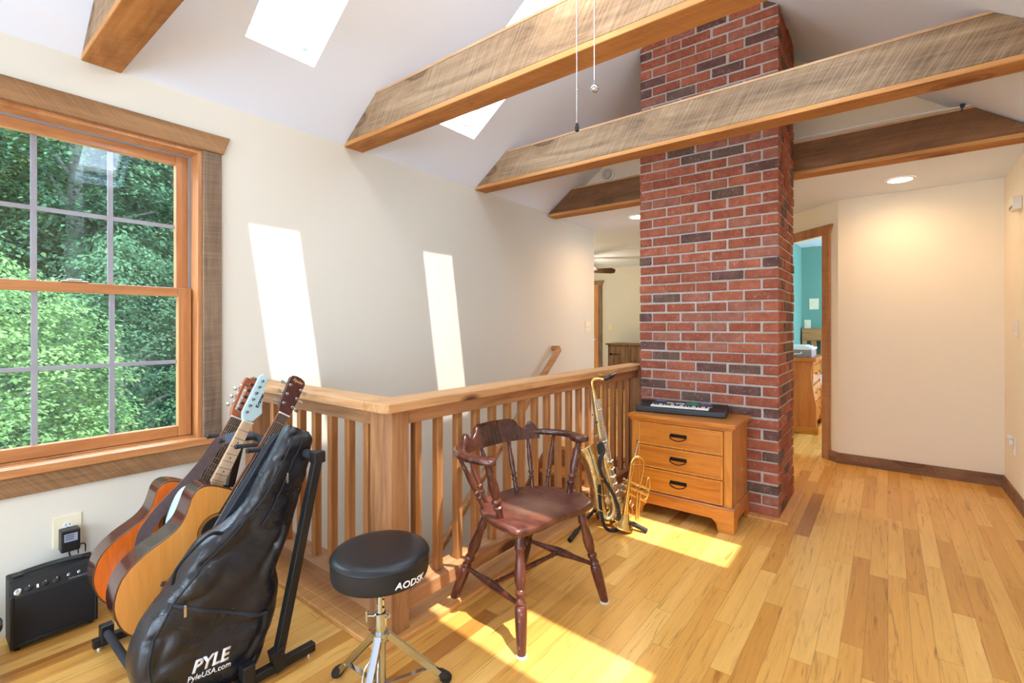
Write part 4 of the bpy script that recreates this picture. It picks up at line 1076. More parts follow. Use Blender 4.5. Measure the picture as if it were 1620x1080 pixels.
t = thing('cabinet', 'rustic grey board cabinet against the far wall left of the chimney', 'cabinet', (8.57, 3.78, 0))
b = MB(); b.box((8.34, 3.26, 0), (8.79, 4.22, .835)); b.build('carcass', M['rustic'], t, bevel=.004)
b = MB(); b.box((8.31, 3.22, .835), (8.795, 4.26, .862)); b.build('top', M['rustic'], t, bevel=.004)
for y0_, y1_ in ((3.75, 4.17), (3.31, 3.73)):
    b = MB()
    n = 4; w = (y1_ - y0_) / n
    for k in range(n): b.box((8.325, y0_ + w * k + .002, .08), (8.34, y0_ + w * (k + 1) - .002, .79))
    o = b.build('door', M['rustic'], t, bevel=.002)
    b = MB(); ya = y1_ if y0_ > 3.5 else y0_; sg = -1 if y0_ > 3.5 else 1
    for z in (.66, .2): b.prism([(ya, z - .022), (ya + sg * .03, z - .022), (ya + sg * .05, z - .010), (ya + sg * .2, z - .005), (ya + sg * .2, z + .005), (ya + sg * .05, z + .010), (ya + sg * .03, z + .022), (ya, z + .022)], lambda a, c, d: (d, a, c), 8.317, 8.325)
    b.build('strap_hinge', M['iron'], o)
    b = MB(); b.lathe((8.325, (4.12 if y0_ > 3.5 else 3.68), .545), (-1, 0, 0), [(0, .02), (.015, .025), (.03, .02), (.032, .001)], 14); b.build('knob', M['case_h'], o, True)

def fan():
    C = Vector((7.2, 4.14, 2.14))
    t = thing('ceiling_fan', 'dark ceiling fan in the far room with two blade tips showing past the wall', 'ceiling fan', (7.2, 4.14, 2.36))
    b = MB(); b.lathe((7.2, 4.14, 2.0), (0, 0, 1), [(.05, .001), (.05, .06), (.08, .10), (.17, .10), (.19, .05), (.2, .02), (.3, .02), (.31, .06), (.358, .07)], 24); b.build('motor', M['iron'], t, True)
    for k in range(5):
        a = math.atan2(-.786, .618) + math.radians(-4 + 72 * k); d = Vector((math.cos(a), math.sin(a), 0)); s = Vector((-d.y, d.x, -.55)).normalized()
        b = MB(); n = d.cross(s)
        f = lambda p, q, e: C + d * p + s * q + n * e
        b.prism([(.16, -.05), (.5, -.08), (.57, -.03), (.57, .06), (.5, .08), (.16, .05)], f, -.004, .004); b.prism([(.08, -.015), (.2, -.02), (.2, .02), (.08, .015)], f, .004, .008); b.build('blade', M['fan_blade'], t)
    b = MB(); b.lathe(C, (0, 0, -1), [(-.05, .05), (-.03, .09), (.02, .085), (.06, .05), (.07, .001)], 24); b.build('unseen_lamp_globe', emissive('added far globe glow', (1, .88, .7), 2), t, True)  # added globe on the fan, unseen, there to brighten the far room
    l = bpy.data.lights.new('added far room fill', 'POINT'); l.energy = 16; l.color = (1.0, .84, .64); l.shadow_soft_size = .08  # added fill light under the fan
    o = bpy.data.objects.new('far_room_added_fill', l); COL.objects.link(o); o.parent = t; o.location = (0, 0, 1.98 - 2.36)
fan()

t = thing('changing_dresser', 'orange plywood end of a dresser with curved front edge seen through the doorway', 'dresser', (6.6, .8, 0))
b = MB()
prof = [(.99, .0), (.64, .0), (.615, .06), (.615, .2), (.62, .32), (.645, .46), (.665, .62), (.667, .72), (.65, .76), (.645, .80), (.99, .80)]
b.prism(prof, lambda a, c, d: (d, a, c), 6.20, 6.225); b.build('end_panel', M['ply'], t, bevel=.004)
b = MB(); b.prism(prof, lambda a, c, d: (d, a, c), 6.975, 7.0); b.build('end_panel', M['ply'], t, bevel=.004)
b = MB(); b.box((6.225, .67, .06), (6.975, .985, .80)); b.build('carcass', M['ply'], t)
b = MB(); b.box((6.18, .62, .80), (7.02, 1.0, .845)); b.build('top', M['ply'], t, bevel=.006)
b = MB(); b.box((6.185, .60, 0), (6.20, .995, .075)).box((6.2, .595, 0), (7.0, .615, .075)); b.build('plinth', M['pine'], t, bevel=.004)
for z in (.12, .34, .56):
    b = MB(); b.box((6.24, .652, z), (6.96, .67, z + .19)); o = b.build('drawer', M['pine'], t, bevel=.004)
    for x in (6.42, 6.78): b = MB(); b.lathe((x, .652, z + .1), (0, -1, 0), [(0, .01), (.012, .014), (.022, .012), (.024, .001)], 12); b.build('knob', M['pine'], o, True)
t = thing('storage_box', 'grey lidded fabric box with white handle on the dresser in the teal room', 'storage box', (6.4, .82, .845))
b = MB(); b.box((6.22, .665, .846), (6.62, .985, .93)); b.build('body', M['grey_box'], t, bevel=.008)
b = MB(); b.box((6.21, .655, .93), (6.63, .99, .955)); b.build('lid', M['linen'], t, bevel=.008)
b = MB(); b.tube(bez([(6.218, .76, .905), (6.205, .78, .885), (6.205, .86, .885), (6.218, .88, .905)], 14), .006, 8); b.build('handle', M['linen'], t, True)
t = thing('folded_cloth', 'folded white cloth lying on the grey box in the teal room', 'cloth', (6.4, .82, .956))
b = MB(); b.box((6.24, .69, .956), (6.6, .97, .968)).box((6.25, .72, .968), (6.58, .96, .978)); b.build('folds', M['linen'], t, bevel=.005, seg=3)
t = thing('bed', 'oak bed with slatted headboard behind the dresser in the teal room', 'bed', (8.0, .45, 0))
b = MB(); b.box((8.18, .0, .98), (8.26, 1.0, 1.16)); b.build('top_rail', M['oak_bed'], t, bevel=.008)
b = MB(); b.box((8.19, .0, 0), (8.25, .06, 1.12)).box((8.19, .94, 0), (8.25, 1.0, 1.12)); b.build('post', M['oak_bed'], t, bevel=.006)
b = MB(); b.box((8.2, .06, .45), (8.24, .94, .55)); b.build('lower_rail', M['oak_bed'], t, bevel=.006)
for k in range(7): b = MB(); b.box((8.21, .10 + .12 * k, .55), (8.235, .17 + .12 * k, .98)); b.build('slat', M['oak_bed'], t, bevel=.004)
b = MB(); b.box((7.15, .05, .22), (8.18, .98, .5)); b.build('mattress', M['linen'], t, bevel=.04, seg=4)
b = MB(); b.box((7.1, .02, 0), (8.19, .06, .3)).box((7.1, .95, 0), (8.19, .99, .3)); b.build('side_rail', M['oak_bed'], t, bevel=.004)
plate('thermostat', 'beige square plate on the teal wall above the bed', 'thermostat', (8.3, .86, 1.52), (-1, 0, 0), .12, .16, toggles=0)
plate('light_switch', 'beige switch plate on the teal wall just above the headboard', 'light switch', (8.3, 1.0 - .06, 1.22), (-1, 0, 0), .08, .13)

# ================================================================== GUITAR STAND
def stand():
    t = thing('guitar_stand', 'black steel multi guitar stand holding the guitars beside the railing', 'guitar stand', (.7, 1.95, 0))
    for y in (1.66, 2.30):
        b = MB(); b.box((.43, y - .015, .012), (.932, y + .015, .042)); o = b.build('base_bar', M['black_steel'], t, bevel=.003)
        for x in (.45, .915): b = MB(); b.lathe((x, y, 0), (0, 0, 1), [(0, .013), (.012, .012)], 14); b.build('glide', M['nickel'], o, True)
        b = MB(); b.bar((.795, y, .03), (.944, y, .70), .03, .032, (0, 1, 0)); o = b.build('upright', M['black_steel'], t, bevel=.003)
        b = MB(); b.obox((.80, y, .05), (.976, 0, .217), (0, 1, 0), (-.217, 0, .976), (.04, .04, .075)); b.lathe((.806, y - .021, .07), (0, -1, 0), [(0, .006), (.004, .005)], 10); b.build('bracket', M['black_steel'], o, bevel=.002)
        b = MB(); b.box((.925, y - .022, .695), (.968, y + .022, .737)); b.build('end_cap', M['black_plastic'], t, bevel=.004)
    b = MB(); b.tube([(.946, 1.68, .716), (.946, 2.28, .716)], .016, 14); b.build('neck_bar', M['foam'], t, True)
    for y in (1.88, 1.98, 2.13, 2.255):
        b = MB(); b.tube([(.935, y, .72), (.80, y, .732)], .0085, 12); o = b.build('neck_peg', M['foam'], t, True)
        b = MB(); b.lathe((.80, y, .732), (-1, 0, .09), [(0, .0095), (.008, .0095), (.011, .006)], 12); b.build('peg_tip', M['black_rubber'], o, True)
    for x, z in ((.70, .062), (.47, .058)):
        b = MB(); b.tube([(x, 1.675, z), (x, 2.285, z)], .013, 14); b.build('cradle_bar', M['foam'], t, True)
    for y in (1.66, 2.30):
        for x in (.70, .47): b = MB(); b.box((x - .02, y - .018, .02), (x + .02, y + .018, .085)); b.build('cradle_bracket', M['black_plastic'], t, bevel=.004)
stand()

# ================================================================== GUITARS
def frame(tail, nut, front=(0, -1, 0)):
    T, N = Vector(tail), Vector(nut); a = (N - T).normalized(); f = Vector(front); f = (f - a * f.dot(a)).normalized(); l = a.cross(f)
    return (lambda x, s, d: T + l * x + a * s + f * d), (N - T).length, a, f, l

def sym(prof, n=40):
    pts = bez([(w, s, 0) for s, w in prof], n)
    return [(p.x, p.y) for p in pts] + [(-p.x, p.y) for p in pts[::-1] if p.x > 1e-4]

BODY = [(0, 0), (.003, .06), (.022, .115), (.07, .167), (.13, .193), (.18, .196), (.24, .177), (.30, .143), (.335, .129), (.37, .126), (.41, .134), (.445, .142), (.475, .137), (.495, .108), (.503, .05), (.504, 0)]

def strings(G, t, s0, s1, w0, w1, d0, d1):
    for k in range(6):
        x0, x1 = w0 * (k - 2.5) / 2.5, w1 * (k - 2.5) / 2.5
        b = MB(); b.tube([G(x0, s0, d0), G(x1, s1, d1)], .0007 if k > 2 else .0009, 5); b.build('string', M['string'], t)

def tuner(G, t, x, s, sgn, d, btn, tilt):
    b = MB(); b.tube([tilt(x, s, d), tilt(x, s, d + .012)], [.0042, .0036], 10); b.lathe(tilt(x, s, d + .0), tilt(0, 0, 1) - tilt(0, 0, 0), [(0, .0065), (.0025, .006)], 10)
    e = sgn * .022
    b.tube([tilt(x + sgn * .004, s, d - .010), tilt(x + e, s, d - .010)], .0022, 8)
    c = tilt(x + e + sgn * .007, s, d - .010); u = (tilt(1, 0, 0) - tilt(0, 0, 0)).normalized(); v = (tilt(0, 1, 0) - tilt(0, 0, 0)).normalized(); w = u.cross(v)
    b.obox(c, u, v, w, (.015, .011, .007))
    b.build('tuning_peg', M[btn], t, True)

def neck_parts(G, t, L, sb, w0, w1, fb, mat_neck, nfret, scale, join, dots=True, dotm='black_plastic'):
    # neck back, fretboard, frets, nut
    secs = []
    for i in range(9):
        q = i / 8; s = join + (L - join) * q; w = w0 + (w1 - w0) * q
        secs.append([G(w * math.cos(PI + PI * k / 10), s, -.001 + .020 * math.sin(PI + PI * k / 10)) for k in range(11)])
    b = MB(); b.loft(secs); b.build('neck', mat_neck, t, True, ang=50)
    e = (w1 - w0) / (L - join); wf = lambda s: w0 + e * (s - join)
    b = MB(); b.prism([(-wf(sb), sb), (wf(sb), sb), (wf(L), L), (-wf(L), L)], G, -.001 if sb >= join else .003, .0065); o = b.build('fretboard', fb, t, bevel=.0008)
    b = MB()
    for k in range(1, nfret + 1):
        s = L - scale * (1 - 2 ** (-k / 12))
        if s < sb + .004: break
        w = wf(s); b.prism([(-w, s - .0011), (w, s - .0011), (w, s + .0011), (-w, s + .0011)], G, .006, .0078)
    b.build('frets', M['nickel'], o)
    if dots:
        b = MB()
        for k in (3, 5, 7, 9, 15):
            s = L - scale * (1 - (2 ** (-k / 12) + 2 ** (-(k - 1) / 12)) / 2)
            if s > sb + .01: b.lathe(G(0, s, .0064), G(0, 0, 1) - G(0, 0, 0), [(0, .0034), (.0004, .0034)], 10)
        b.build('fret_dots', M[dotm], o)
    b = MB(); b.prism([(-w1, L), (w1, L), (w1, L + .005), (-w1, L + .005)], G, -.004, .0085); b.build('nut', M['white_plastic'], t)

def acoustic(name, label, tail, nut, top, side, neckm, headm, classical=False, kb=1.0):
    G, L, a, f, l = frame(tail, nut)
    t = thing(name, label, 'guitar', tail)
    out = [(x * kb, s * kb) for x, s in sym(BODY)]; D = .100 if not classical else .092
    b = MB(); b.prism(out, G, -D, -.004); b.build('body_shell', side, t, True, ang=40)
    b = MB(); b.prism([(x * 1.004, s * 1.0 + (s - .25 * kb) * .004) for x, s in out], G, -.006, -.0015); b.build('binding', M['rosette'], t, True, ang=40)
    ins = [(x * .985, .252 * kb + (s - .252 * kb) * .985) for x, s in out]
    b = MB(); b.prism(ins, G, -.004, .0); b.build('soundboard', top, t, True, ang=40)
    hs = .362 if not classical else .352 * kb
    b = MB(); b.lathe(G(0, hs, .0001), f, [(0, .050), (.0006, .050)], 40); o = b.build('soundhole_disc', M['hole_shade'], t)  # flat dark disc paints the inner shade; no opening is cut
    b = MB()
    for r0, r1 in ((.050, .0535), (.0565, .058), (.061, .0645)):
        b.lathe(G(0, hs, .0002), f, [(0, r0), (.0008, r0), (.0008, r1), (0, r1)], 44, 0, False)
    b.build('rosette', M['rosette'], o)
    scale = .645 if not classical else .585
    bs = L - scale
    b = MB(); b.prism([(-.08, bs - .014), (.08, bs - .014), (.082, bs), (.03, bs + .014), (-.03, bs + .014), (-.082, bs)], G, 0, .009); o = b.build('bridge', M['fretboard'], t, bevel=.003)
    b = MB(); b.prism([(-.036, bs + .002), (.036, bs + .002), (.036, bs + .005), (-.036, bs + .005)], G, .008, .0125); b.build('saddle', M['white_plastic'], o)
    neck_parts(G, t, L, hs + .052, .029, .0225 if not classical else .026, M['fretboard'], neckm, 20, scale, .50 * kb, not classical, 'white_plastic')
    th = math.radians(14); c, s_ = math.cos(th), math.sin(th)
    tilt = lambda x, s, d: G(x, L + .004 + (s * c + d * s_), -.003 + (-s * s_ + d * c))
    if not classical:
        hp = [(-.0225, 0), (-.031, .025), (-.034, .06), (-.037, .148), (-.030, .160), (-.012, .166), (.012, .166), (.030, .160), (.037, .148), (.034, .06), (.031, .025), (.0225, 0)]
        b = MB(); b.prism(hp, tilt, -.015, 0); h = b.build('headstock', headm, t, bevel=.002)
        for sg in (-1, 1):
            for k, s in enumerate((.038, .078, .118)): tuner(G, h, sg * (.0215 + .002 * k), s, sg, 0, 'chrome', tilt)
        lettering('script_logo', 'Squier', .019, M['gold_print'], h, lambda x, y, d: tilt(x * 1.0, .147 + y, .0004 + d), .0002, .35, .0004)
        strings(G, t, bs + .003, L + .002, .027, .018, .0128, .0088)
    else:
        hp = [(-.026, 0), (-.034, .03), (-.037, .16), (-.034, .178), (-.016, .178), (-.011, .190), (.011, .190), (.016, .178), (.034, .178), (.037, .16), (.034, .03), (.026, 0)]
        # slotted: outer rails, centre bar, bottom and crown joined in one piece
        b = MB(); dd = (-.018, 0)
        b.prism([(-.026, 0), (.026, 0), (.034, .03), (-.034, .03)], tilt, *dd)
        b.prism([(-.037, .145), (.037, .145), (.037, .16), (.034, .178), (.016, .178), (.011, .190), (-.011, .190), (-.016, .178), (-.034, .178), (-.037, .16)], tilt, *dd)
        for x0, x1, y0, y1 in ((-.034, -.024, -.037, -.025), (.024, .034, .025, .037), (-.008, .008, -.009, .009)):
            b.prism([(x0, .03), (x1, .03), (y1, .145), (y0, .145)], tilt, *dd)
        h = b.build('headstock', headm, t, bevel=.0015)
        for sg in (-1, 1):
            for s in (.05, .087, .124):
                b = MB(); b.tube([tilt(sg * .010, s, -.009), tilt(sg * .026, s, -.009)], .005, 10); b.build('string_roller', M['white_plastic'], h, True)
                b = MB(); b.tube([tilt(sg * .036, s, -.009), tilt(sg * .042, s, -.009), tilt(sg * .042, s, -.022), tilt(sg * .042, s, -.03)], .003, 8)
                q = tilt(sg * .044, s, -.036); b.ball(q, .0085, 10, 6, 0, (1, 1, 1.1)); b.lathe(tilt(sg * .037, s + .012, -.009), a, [(0, .004), (.006, .004)], 8)
                b.build('tuning_peg', M['nickel'], h, True)
        strings(G, t, bs + .003, L + .002, .028, .021, .0128, .0088)
    b = MB(); b.lathe(G(0, .001, -D / 2), -a, [(0, .006), (.004, .0055), (.009, .004), (.014, .0065), (.018, .005)], 12); b.build('strap_button', M['ivory'], t, True)
    return G, t, L

Ga, tac, La = acoustic('acoustic_guitar', 'honey topped acoustic guitar with dark red headstock right behind the gig bag', (.517, 1.935, .146), (.95, 1.92, .84), M['spruce'], M['mahogany_side'], M['head_mahog'], M['head_red'])
acoustic('classical_guitar', 'orange topped classical guitar with slotted headstock at the back of the stand', (.512, 2.205, .158), (.886, 2.2, .801), M['cedar'], M['rosewood'], M['head_mahog'], M['head_mahog'], True, .9)
# trimmed string end curling off the acoustic neck
b = MB(); b.tube(bez([Ga(.02, .62, .01), Ga(.05, .66, .02), Ga(.085, .70, .03)] + [Ga(.112 + .030 * math.cos(th), .688 + .036 * math.sin(th), .045) for th in [2.4 - .5 * i for i in range(14)]], 70), .0008, 6)
b.tube(bez([Ga(.01, .50, .012), Ga(-.01, .56, .05), Ga(.05, .53, .06), Ga(.08, .55, .05)], 30), .0008, 6); b.build('string_end', M['nickel'], tac, True)

STRAP = [(.885, 2.10, .765), (.84, 2.11, .745), (.79, 2.13, .728), (.742, 2.15, .650), (.690, 2.155, .590), (.62, 2.155, .525), (.575, 2.155, .475), (.545, 2.155, .420), (.535, 2.15, .33)]
def electric():
    tail, nut = Vector((.50, 2.08, .07)), Vector((.88, 2.085, .80))
    G, L, a, f, l = frame(tail, nut)
    # make it a true scale length: slide the tail so that the body is .40 long
    t = thing('electric_guitar', 'pale blue electric guitar with maple neck and brown strap between the two acoustics', 'guitar', tail)
    S = L - .648 - .085        # butt of the body
    H = lambda x, s, d: G(x * (.78 if x < 0 else 1) + .012, S + s * 1.06, d)
    o1 = [(-.02, 0), (.06, .004), (.13, .035), (.158, .10), (.145, .165), (.118, .215), (.118, .26), (.142, .31), (.150, .355), (.128, .385), (.095, .375), (.065, .385), (.03, .405), (-.03, .40), (-.07, .385), (-.10, .41), (-.128, .42), (-.148, .385), (-.138, .31), (-.115, .255), (-.118, .20), (-.150, .14), (-.158, .08), (-.12, .025), (-.02, 0)]
    out = [(p.x, p.y) for p in bez([(x, s, 0) for x, s in o1], 90)[:-1]]
    b = MB(); b.prism(out, H, -.044, 0); b.build('body', M['pale_blue'], t, True, .006, 3)
    b = MB(); b.prism([(.02, .06), (.08, .055), (.105, .09), (.075, .16), (.07, .25), (.10, .36), (.065, .395), (.03, .412), (-.03, .405), (-.07, .375), (-.10, .385), (-.09, .30), (-.05, .20), (-.02, .10)], H, 0, .0025); g = b.build('pickguard', M['black_plastic'], t)
    for s in (.13, .19, .26): b = MB(); b.prism([(-.042, s - .009), (.042, s - .009), (.042, s + .009), (-.042, s + .009)], H, .0025, .009); b.build('pickup', M['black_plastic'], g, bevel=.003)
    b = MB(); b.prism([(-.04, .07), (.04, .07), (.04, .10), (-.04, .10)], H, 0, .01); b.build('bridge', M['chrome'], t, bevel=.002)
    for x, s in ((.085, .13), (.095, .095), (.085, .06)): b = MB(); b.lathe(H(x, s, .0025), f, [(0, .011), (.012, .0095), (.014, .001)], 14); b.build('control_knob', M['black_plastic'], t, True)
    neck_parts(G, t, L, S + .335, .028, .0215, M['maple'], M['maple'], 22, .648, S + .345)
    th = math.radians(6); c, s_ = math.cos(th), math.sin(th)
    tilt = lambda x, s, d: G(x, L + .004 + (s * c + d * s_), -.006 + (-s * s_ + d * c))
    hp = bez([(-.0215, 0, 0), (-.030, .02, 0), (-.046, .035, 0), (-.040, .09, 0), (-.034, .14, 0), (-.026, .175, 0), (-.010, .189, 0), (.006, .184, 0), (.014, .165, 0), (.014, .14, 0), (.024, .11, 0), (.034, .07, 0), (.044, .045, 0), (.040, .03, 0), (.0215, 0, 0)], 56)
    # long straight edge carries the six pegs
    hp = [(-.0215, 0), (-.034, .028), (-.030, .19), (-.020, .203), (-.004, .205), (.008, .197), (.012, .18), (.012, .155), (.020, .12), (.034, .075), (.046, .052), (.044, .044), (.0215, .004)]
    b = MB(); b.prism(hp, tilt, -.013, 0); h = b.build('headstock', M['pale_blue'], t, bevel=.003)
    for k in range(6): tuner(G, h, -.018 + .0012 * k, .034 + .028 * k, -1, 0, 'chrome', tilt)
    lettering('logo', 'Kramer', .020, M['black_plastic'], h, lambda x, y, d: tilt(.014 - y, .095 + x, .0004 + d), .0007, 0, .0004)
    strings(G, t, S + .085, L + .002, .026, .017, .0128, .0088)
    # strap: leather end near the nut, brown webbing sweeping down past the body
    pts = bez(STRAP, 40)
    def ribbon(b, pts, w, th_):
        secs = []
        for i, p in enumerate(pts):
            d = (pts[min(i + 1, len(pts) - 1)] - pts[max(i - 1, 0)]).normalized(); sd = d.cross(f).normalized(); n = sd.cross(d)
            secs.append([p + sd * (w * q) + n * (th_ * r) for q, r in ((-.5, -.5), (.5, -.5), (.5, .5), (-.5, .5))])
        b.loft(secs)
    b = MB(); ribbon(b, pts[7:], .044, .003); o = b.build('strap', M['strap'], t, True)
    b = MB(); ribbon(b, pts[:9], .036, .004); b.build('strap_end', M['strap_end'], o, True)
    b = MB(); ribbon(b, bez([(.835, 2.165, .70), (.822, 2.165, .61), (.793, 2.165, .545), (.745, 2.165, .49)], 14), .014, .003); b.build('strap_tail', M['strap'], o, True)
electric()

# ================================================================== GIG BAG
def gig_bag():
    from mathutils.bvhtree import BVHTree
    t = thing('gig_bag', 'black nylon guitar gig bag standing unzipped in front of the stand', 'bag', (.56, 1.70, 0))
    SEC = [((.868, .838), (.945, .800)), ((.846, .806), (.957, .757)), ((.808, .744), (.936, .678)), ((.765, .677), (.908, .591)), ((.720, .602), (.872, .488)), ((.660, .547), (.834, .410)), ((.583, .512), (.814, .356)), ((.531, .444), (.817, .283)), ((.479, .380), (.799, .191)), ((.436, .326), (.767, .119)), ((.409, .267), (.739, .062)), ((.400, .205), (.705, .028)), ((.418, .135), (.665, .016)), ((.470, .070), (.600, .014))]
    sc_ = lambda p: (p[0] * 1.026, max(.014, 1.2 - (1.2 - p[1]) * 1.026))
    SEC = [(sc_(a), sc_(c)) for a, c in SEC[::-1]]
    n = len(SEC); fine = 120; NR = 96
    Ls = bez([(a[0], 0, a[1]) for a, c in SEC], fine); Rs = bez([(c[0], 0, c[1]) for a, c in SEC], fine)
    dep = [(0, .05), (.06, .098), (.2, .118), (.45, .108), (.6, .078), (.8, .062), (.95, .052), (1, .03)]
    secs = []
    for i in range(fine + 1):
        q = i / fine; A, B = Ls[i], Rs[i]; D = interp(dep, q); yc = 1.762 + .012 * q
        ring = []
        for k in range(NR):
            th = 2 * PI * k / NR; cx, cy = math.cos(th), math.sin(th)
            cx = math.copysign(abs(cx) ** .42, cx); cy = math.copysign(abs(cy) ** .5, cy)
            p = A + (B - A) * (.5 + .5 * cx); y = yc + D * .66 * cy
            a_, c_ = p.x * .80 + p.z * .60, p.z * .80 - p.x * .60
            w = noise.noise(Vector((p.x * 7 + p.z * 4, 3.1, p.z * 4 - p.x * 3))) * .012
            r1 = 1 - abs(noise.noise(Vector((a_ * 5.5, 2.0, c_ * 13))) * 2.2); r2 = 1 - abs(noise.noise(Vector((p.x * 17 + 4, 5.0, p.z * 12 + 2 * noise.noise(Vector((p.x * 5, 0, p.z * 5)))))) * 2.0)
            w += .013 * max(0, r1) ** 2.5 + .0045 * max(0, r2) ** 3 - .005
            at = 1 - .85 * math.exp(-((p.x - .6) / .11) ** 2 - ((p.z - .12) / .07) ** 2); w *= at
            w += .0012 * noise.noise(Vector((p.x * 40, 7, p.z * 34)))
            ring.append(Vector((p.x, y + w * (-cy), max(p.z, .008))))
        secs.append(ring)
    b = MB(); b.loft(secs); body = b.build('bag_body', M['bag'], t, True, ang=80)
    off = world_loc(t)
    bv = BVHTree.FromPolygons([Vector(q) for q in b.v], b.f)
    def hit(x, z):
        r = bv.ray_cast(Vector((x, 1.3, z)), Vector((0, 1, 0)))
        return r[0].y if r[0] is not None else 1.70
    # raised front lobe piping / zips laid on the surface
    def zipline(name, pts, w=.006, tab=None):
        p2 = bez([(x, 0, z) for x, z in pts], 40); b = MB()
        path = [Vector((p.x, hit(p.x, p.z) - .0025, p.z)) for p in p2]
        b.tube(path, w, 8, 0, True, .6); o = b.build(name, M['zip'], t, True)
        if tab:
            x, z = tab; y = hit(x, z) - .009
            b = MB(); b.box((x - .004, y - .002, z - .030), (x + .004, y + .001, z)); b.tube([(x, y - .001, z + .008), (x, y - .001, z - .002)], .004, 8); b.build('zip_pull', M['nickel'], o, bevel=.001)
    zipline('pocket_zip', [(.505, .352), (.55, .325), (.64, .272), (.74, .215), (.785, .20)], .006, (.535, .335))
    zipline('zip', [(.93, .775), (.885, .68), (.835, .585), (.775, .50)], .004, (.868, .655))
    zipline('side_zip', [(.895, .79), (.84, .68), (.775, .585), (.70, .515), (.61, .455), (.535, .385), (.475, .30), (.445, .22), (.45, .13)], .005)
    # unzipped back flap
    FL = [((.842, .800), (.880, .795)), ((.812, .768), (.876, .734)), ((.757, .684), (.832, .651)), ((.694, .592), (.774, .563)), ((.636, .516), (.707, .478)), ((.577, .448), (.640, .420)), ((.535, .385), (.592, .370))]
    FL = [tuple((q[0] * 1.02, 1.2 - (1.2 - q[1]) * 1.02) for q in r) for r in FL]
    Lf = bez([(a[0], 0, a[1]) for a, c in FL], 30); Rf = bez([(c[0], 0, c[1]) for a, c in FL], 30); secs = []
    for i in range(31):
        A, B = Lf[i], Rf[i]; ring = []
        for k in range(20):
            th = 2 * PI * k / 20; cx, cy = math.cos(th), math.sin(th)
            cx = math.copysign(abs(cx) ** .6, cx)
            p = A + (B - A) * (.5 + .5 * cx); ring.append((p.x, 1.815 + .018 * cy + noise.noise(Vector((p.x * 12, 4, p.z * 9))) * .008, p.z))
        secs.append(ring)
    b = MB(); b.loft(secs); o = b.build('lining_flap', M['bag_lining'], t, True, ang=80)
    b = MB(); b.tube([Vector((p.x + .004, 1.797, p.z)) for p in Rf[1:26]], .004, 8); b.tube([Vector((p.x + .008, 1.797, p.z - .002)) for p in Lf[1:26]], .003, 8); b.build('flap_zip', M['zip'], o, True)
    # carry handle on the long edge
    p = [(.50, .425), (.515, .462), (.56, .505), (.605, .535), (.635, .53)]
    b = MB(); b.tube(bez([(x - .012 * math.sin(i * PI / 4), 1.69 - .018 * math.sin(i * PI / 4), z + .012 * math.sin(i * PI / 4)) for i, (x, z) in enumerate(p)], 24), .009, 10, 0, True, .5); b.build('carry_handle', M['bag_lining'], t, True)
    def mp(cx, cz, rise):
        return lambda x, y, d: Vector((cx + x, hit(cx + x, cz + y + x * rise) - .0012 - d, cz + y + x * rise))
    lettering('logo', 'PYLE', .052, M['white_print'], t, mp(.600, .139, -.10), .0018, .28, .0006, .95)
    lettering('web_address', 'PyleUSA.com', .0245, M['white_print'], t, mp(.598, .106, -.10), .0002, .22, .0006, .92)
gig_bag()

# ================================================================== SAXOPHONE, TRUMPET, STAND
RV = Vector((.618, -.7862, 0)); FV = Vector((.7862, .618, 0)); ZV = Vector((0, 0, 1))
SO = Vector((2.615, 1.318, 0)); U1 = .00379
S_ = lambda a, c, d=0: SO + RV * (a * U1) + ZV * (c * U1) + FV * d
TO = Vector((2.60, 1.22, 0)); U2 = .0037
T_ = lambda a, c, d=0: TO + RV * (a * U2) + ZV * (c * U2) + FV * d

def horn_stand():
    t = thing('instrument_stand', 'black folding tripod stand under the saxophone and trumpet', 'instrument stand', S_(-12, 0, .05))
    hub = S_(-14, 26, .06)
    b = MB(); b.lathe(hub - ZV * .02, ZV, [(0, .02), (.03, .022), (.06, .016)], 14); b.build('hub', M['black_plastic'], t, True)
    for q in (Vector((2.275, 1.385, .014)), Vector((2.655, 1.095, .014)), Vector((2.93, 1.46, .014))):
        b = MB(); b.tube([hub, q], .0095, 12); o = b.build('leg', M['black_steel'], t, True)
        d = (q - hub).normalized(); b = MB(); b.tube([q - d * .09, q], .0135, 12); b.build('rubber_foot', M['black_rubber'], o, True)
    b = MB(); b.tube([hub, S_(-16, 60, .075), S_(-18, 96, .07)], .009, 10); b.build('upright', M['black_steel'], t, True)
    b = MB(); b.tube(bez([S_(-34, 100, .0), S_(-30, 99, .06), S_(-18, 98, .085), S_(-4, 99, .06), S_(0, 101, .0)], 20), .007, 10); b.build('upper_cradle', M['foam'], t, True)
    b = MB(); b.tube(bez([S_(-20, 22, -.035), S_(-16, 12, .0), S_(-14, 24, .06)], 12), .008, 10); b.tube(bez([S_(14, 24, -.045), S_(8, 12, 0), S_(-14, 24, .06)], 12), .008, 10); b.build('lower_cradle', M['foam'], t, True)
    e = T_(2, 1.5, .0)
    b = MB(); b.tube([e - ZV * .0, e + ZV * .012], .012, 12); b.lathe(e + ZV * .010, T_(4, 60, 0) - T_(0, 0, 0), [(0, .012), (.09, .007), (.1, .003)], 12); b.build('trumpet_peg', M['black_plastic'], t, True)
horn_stand()

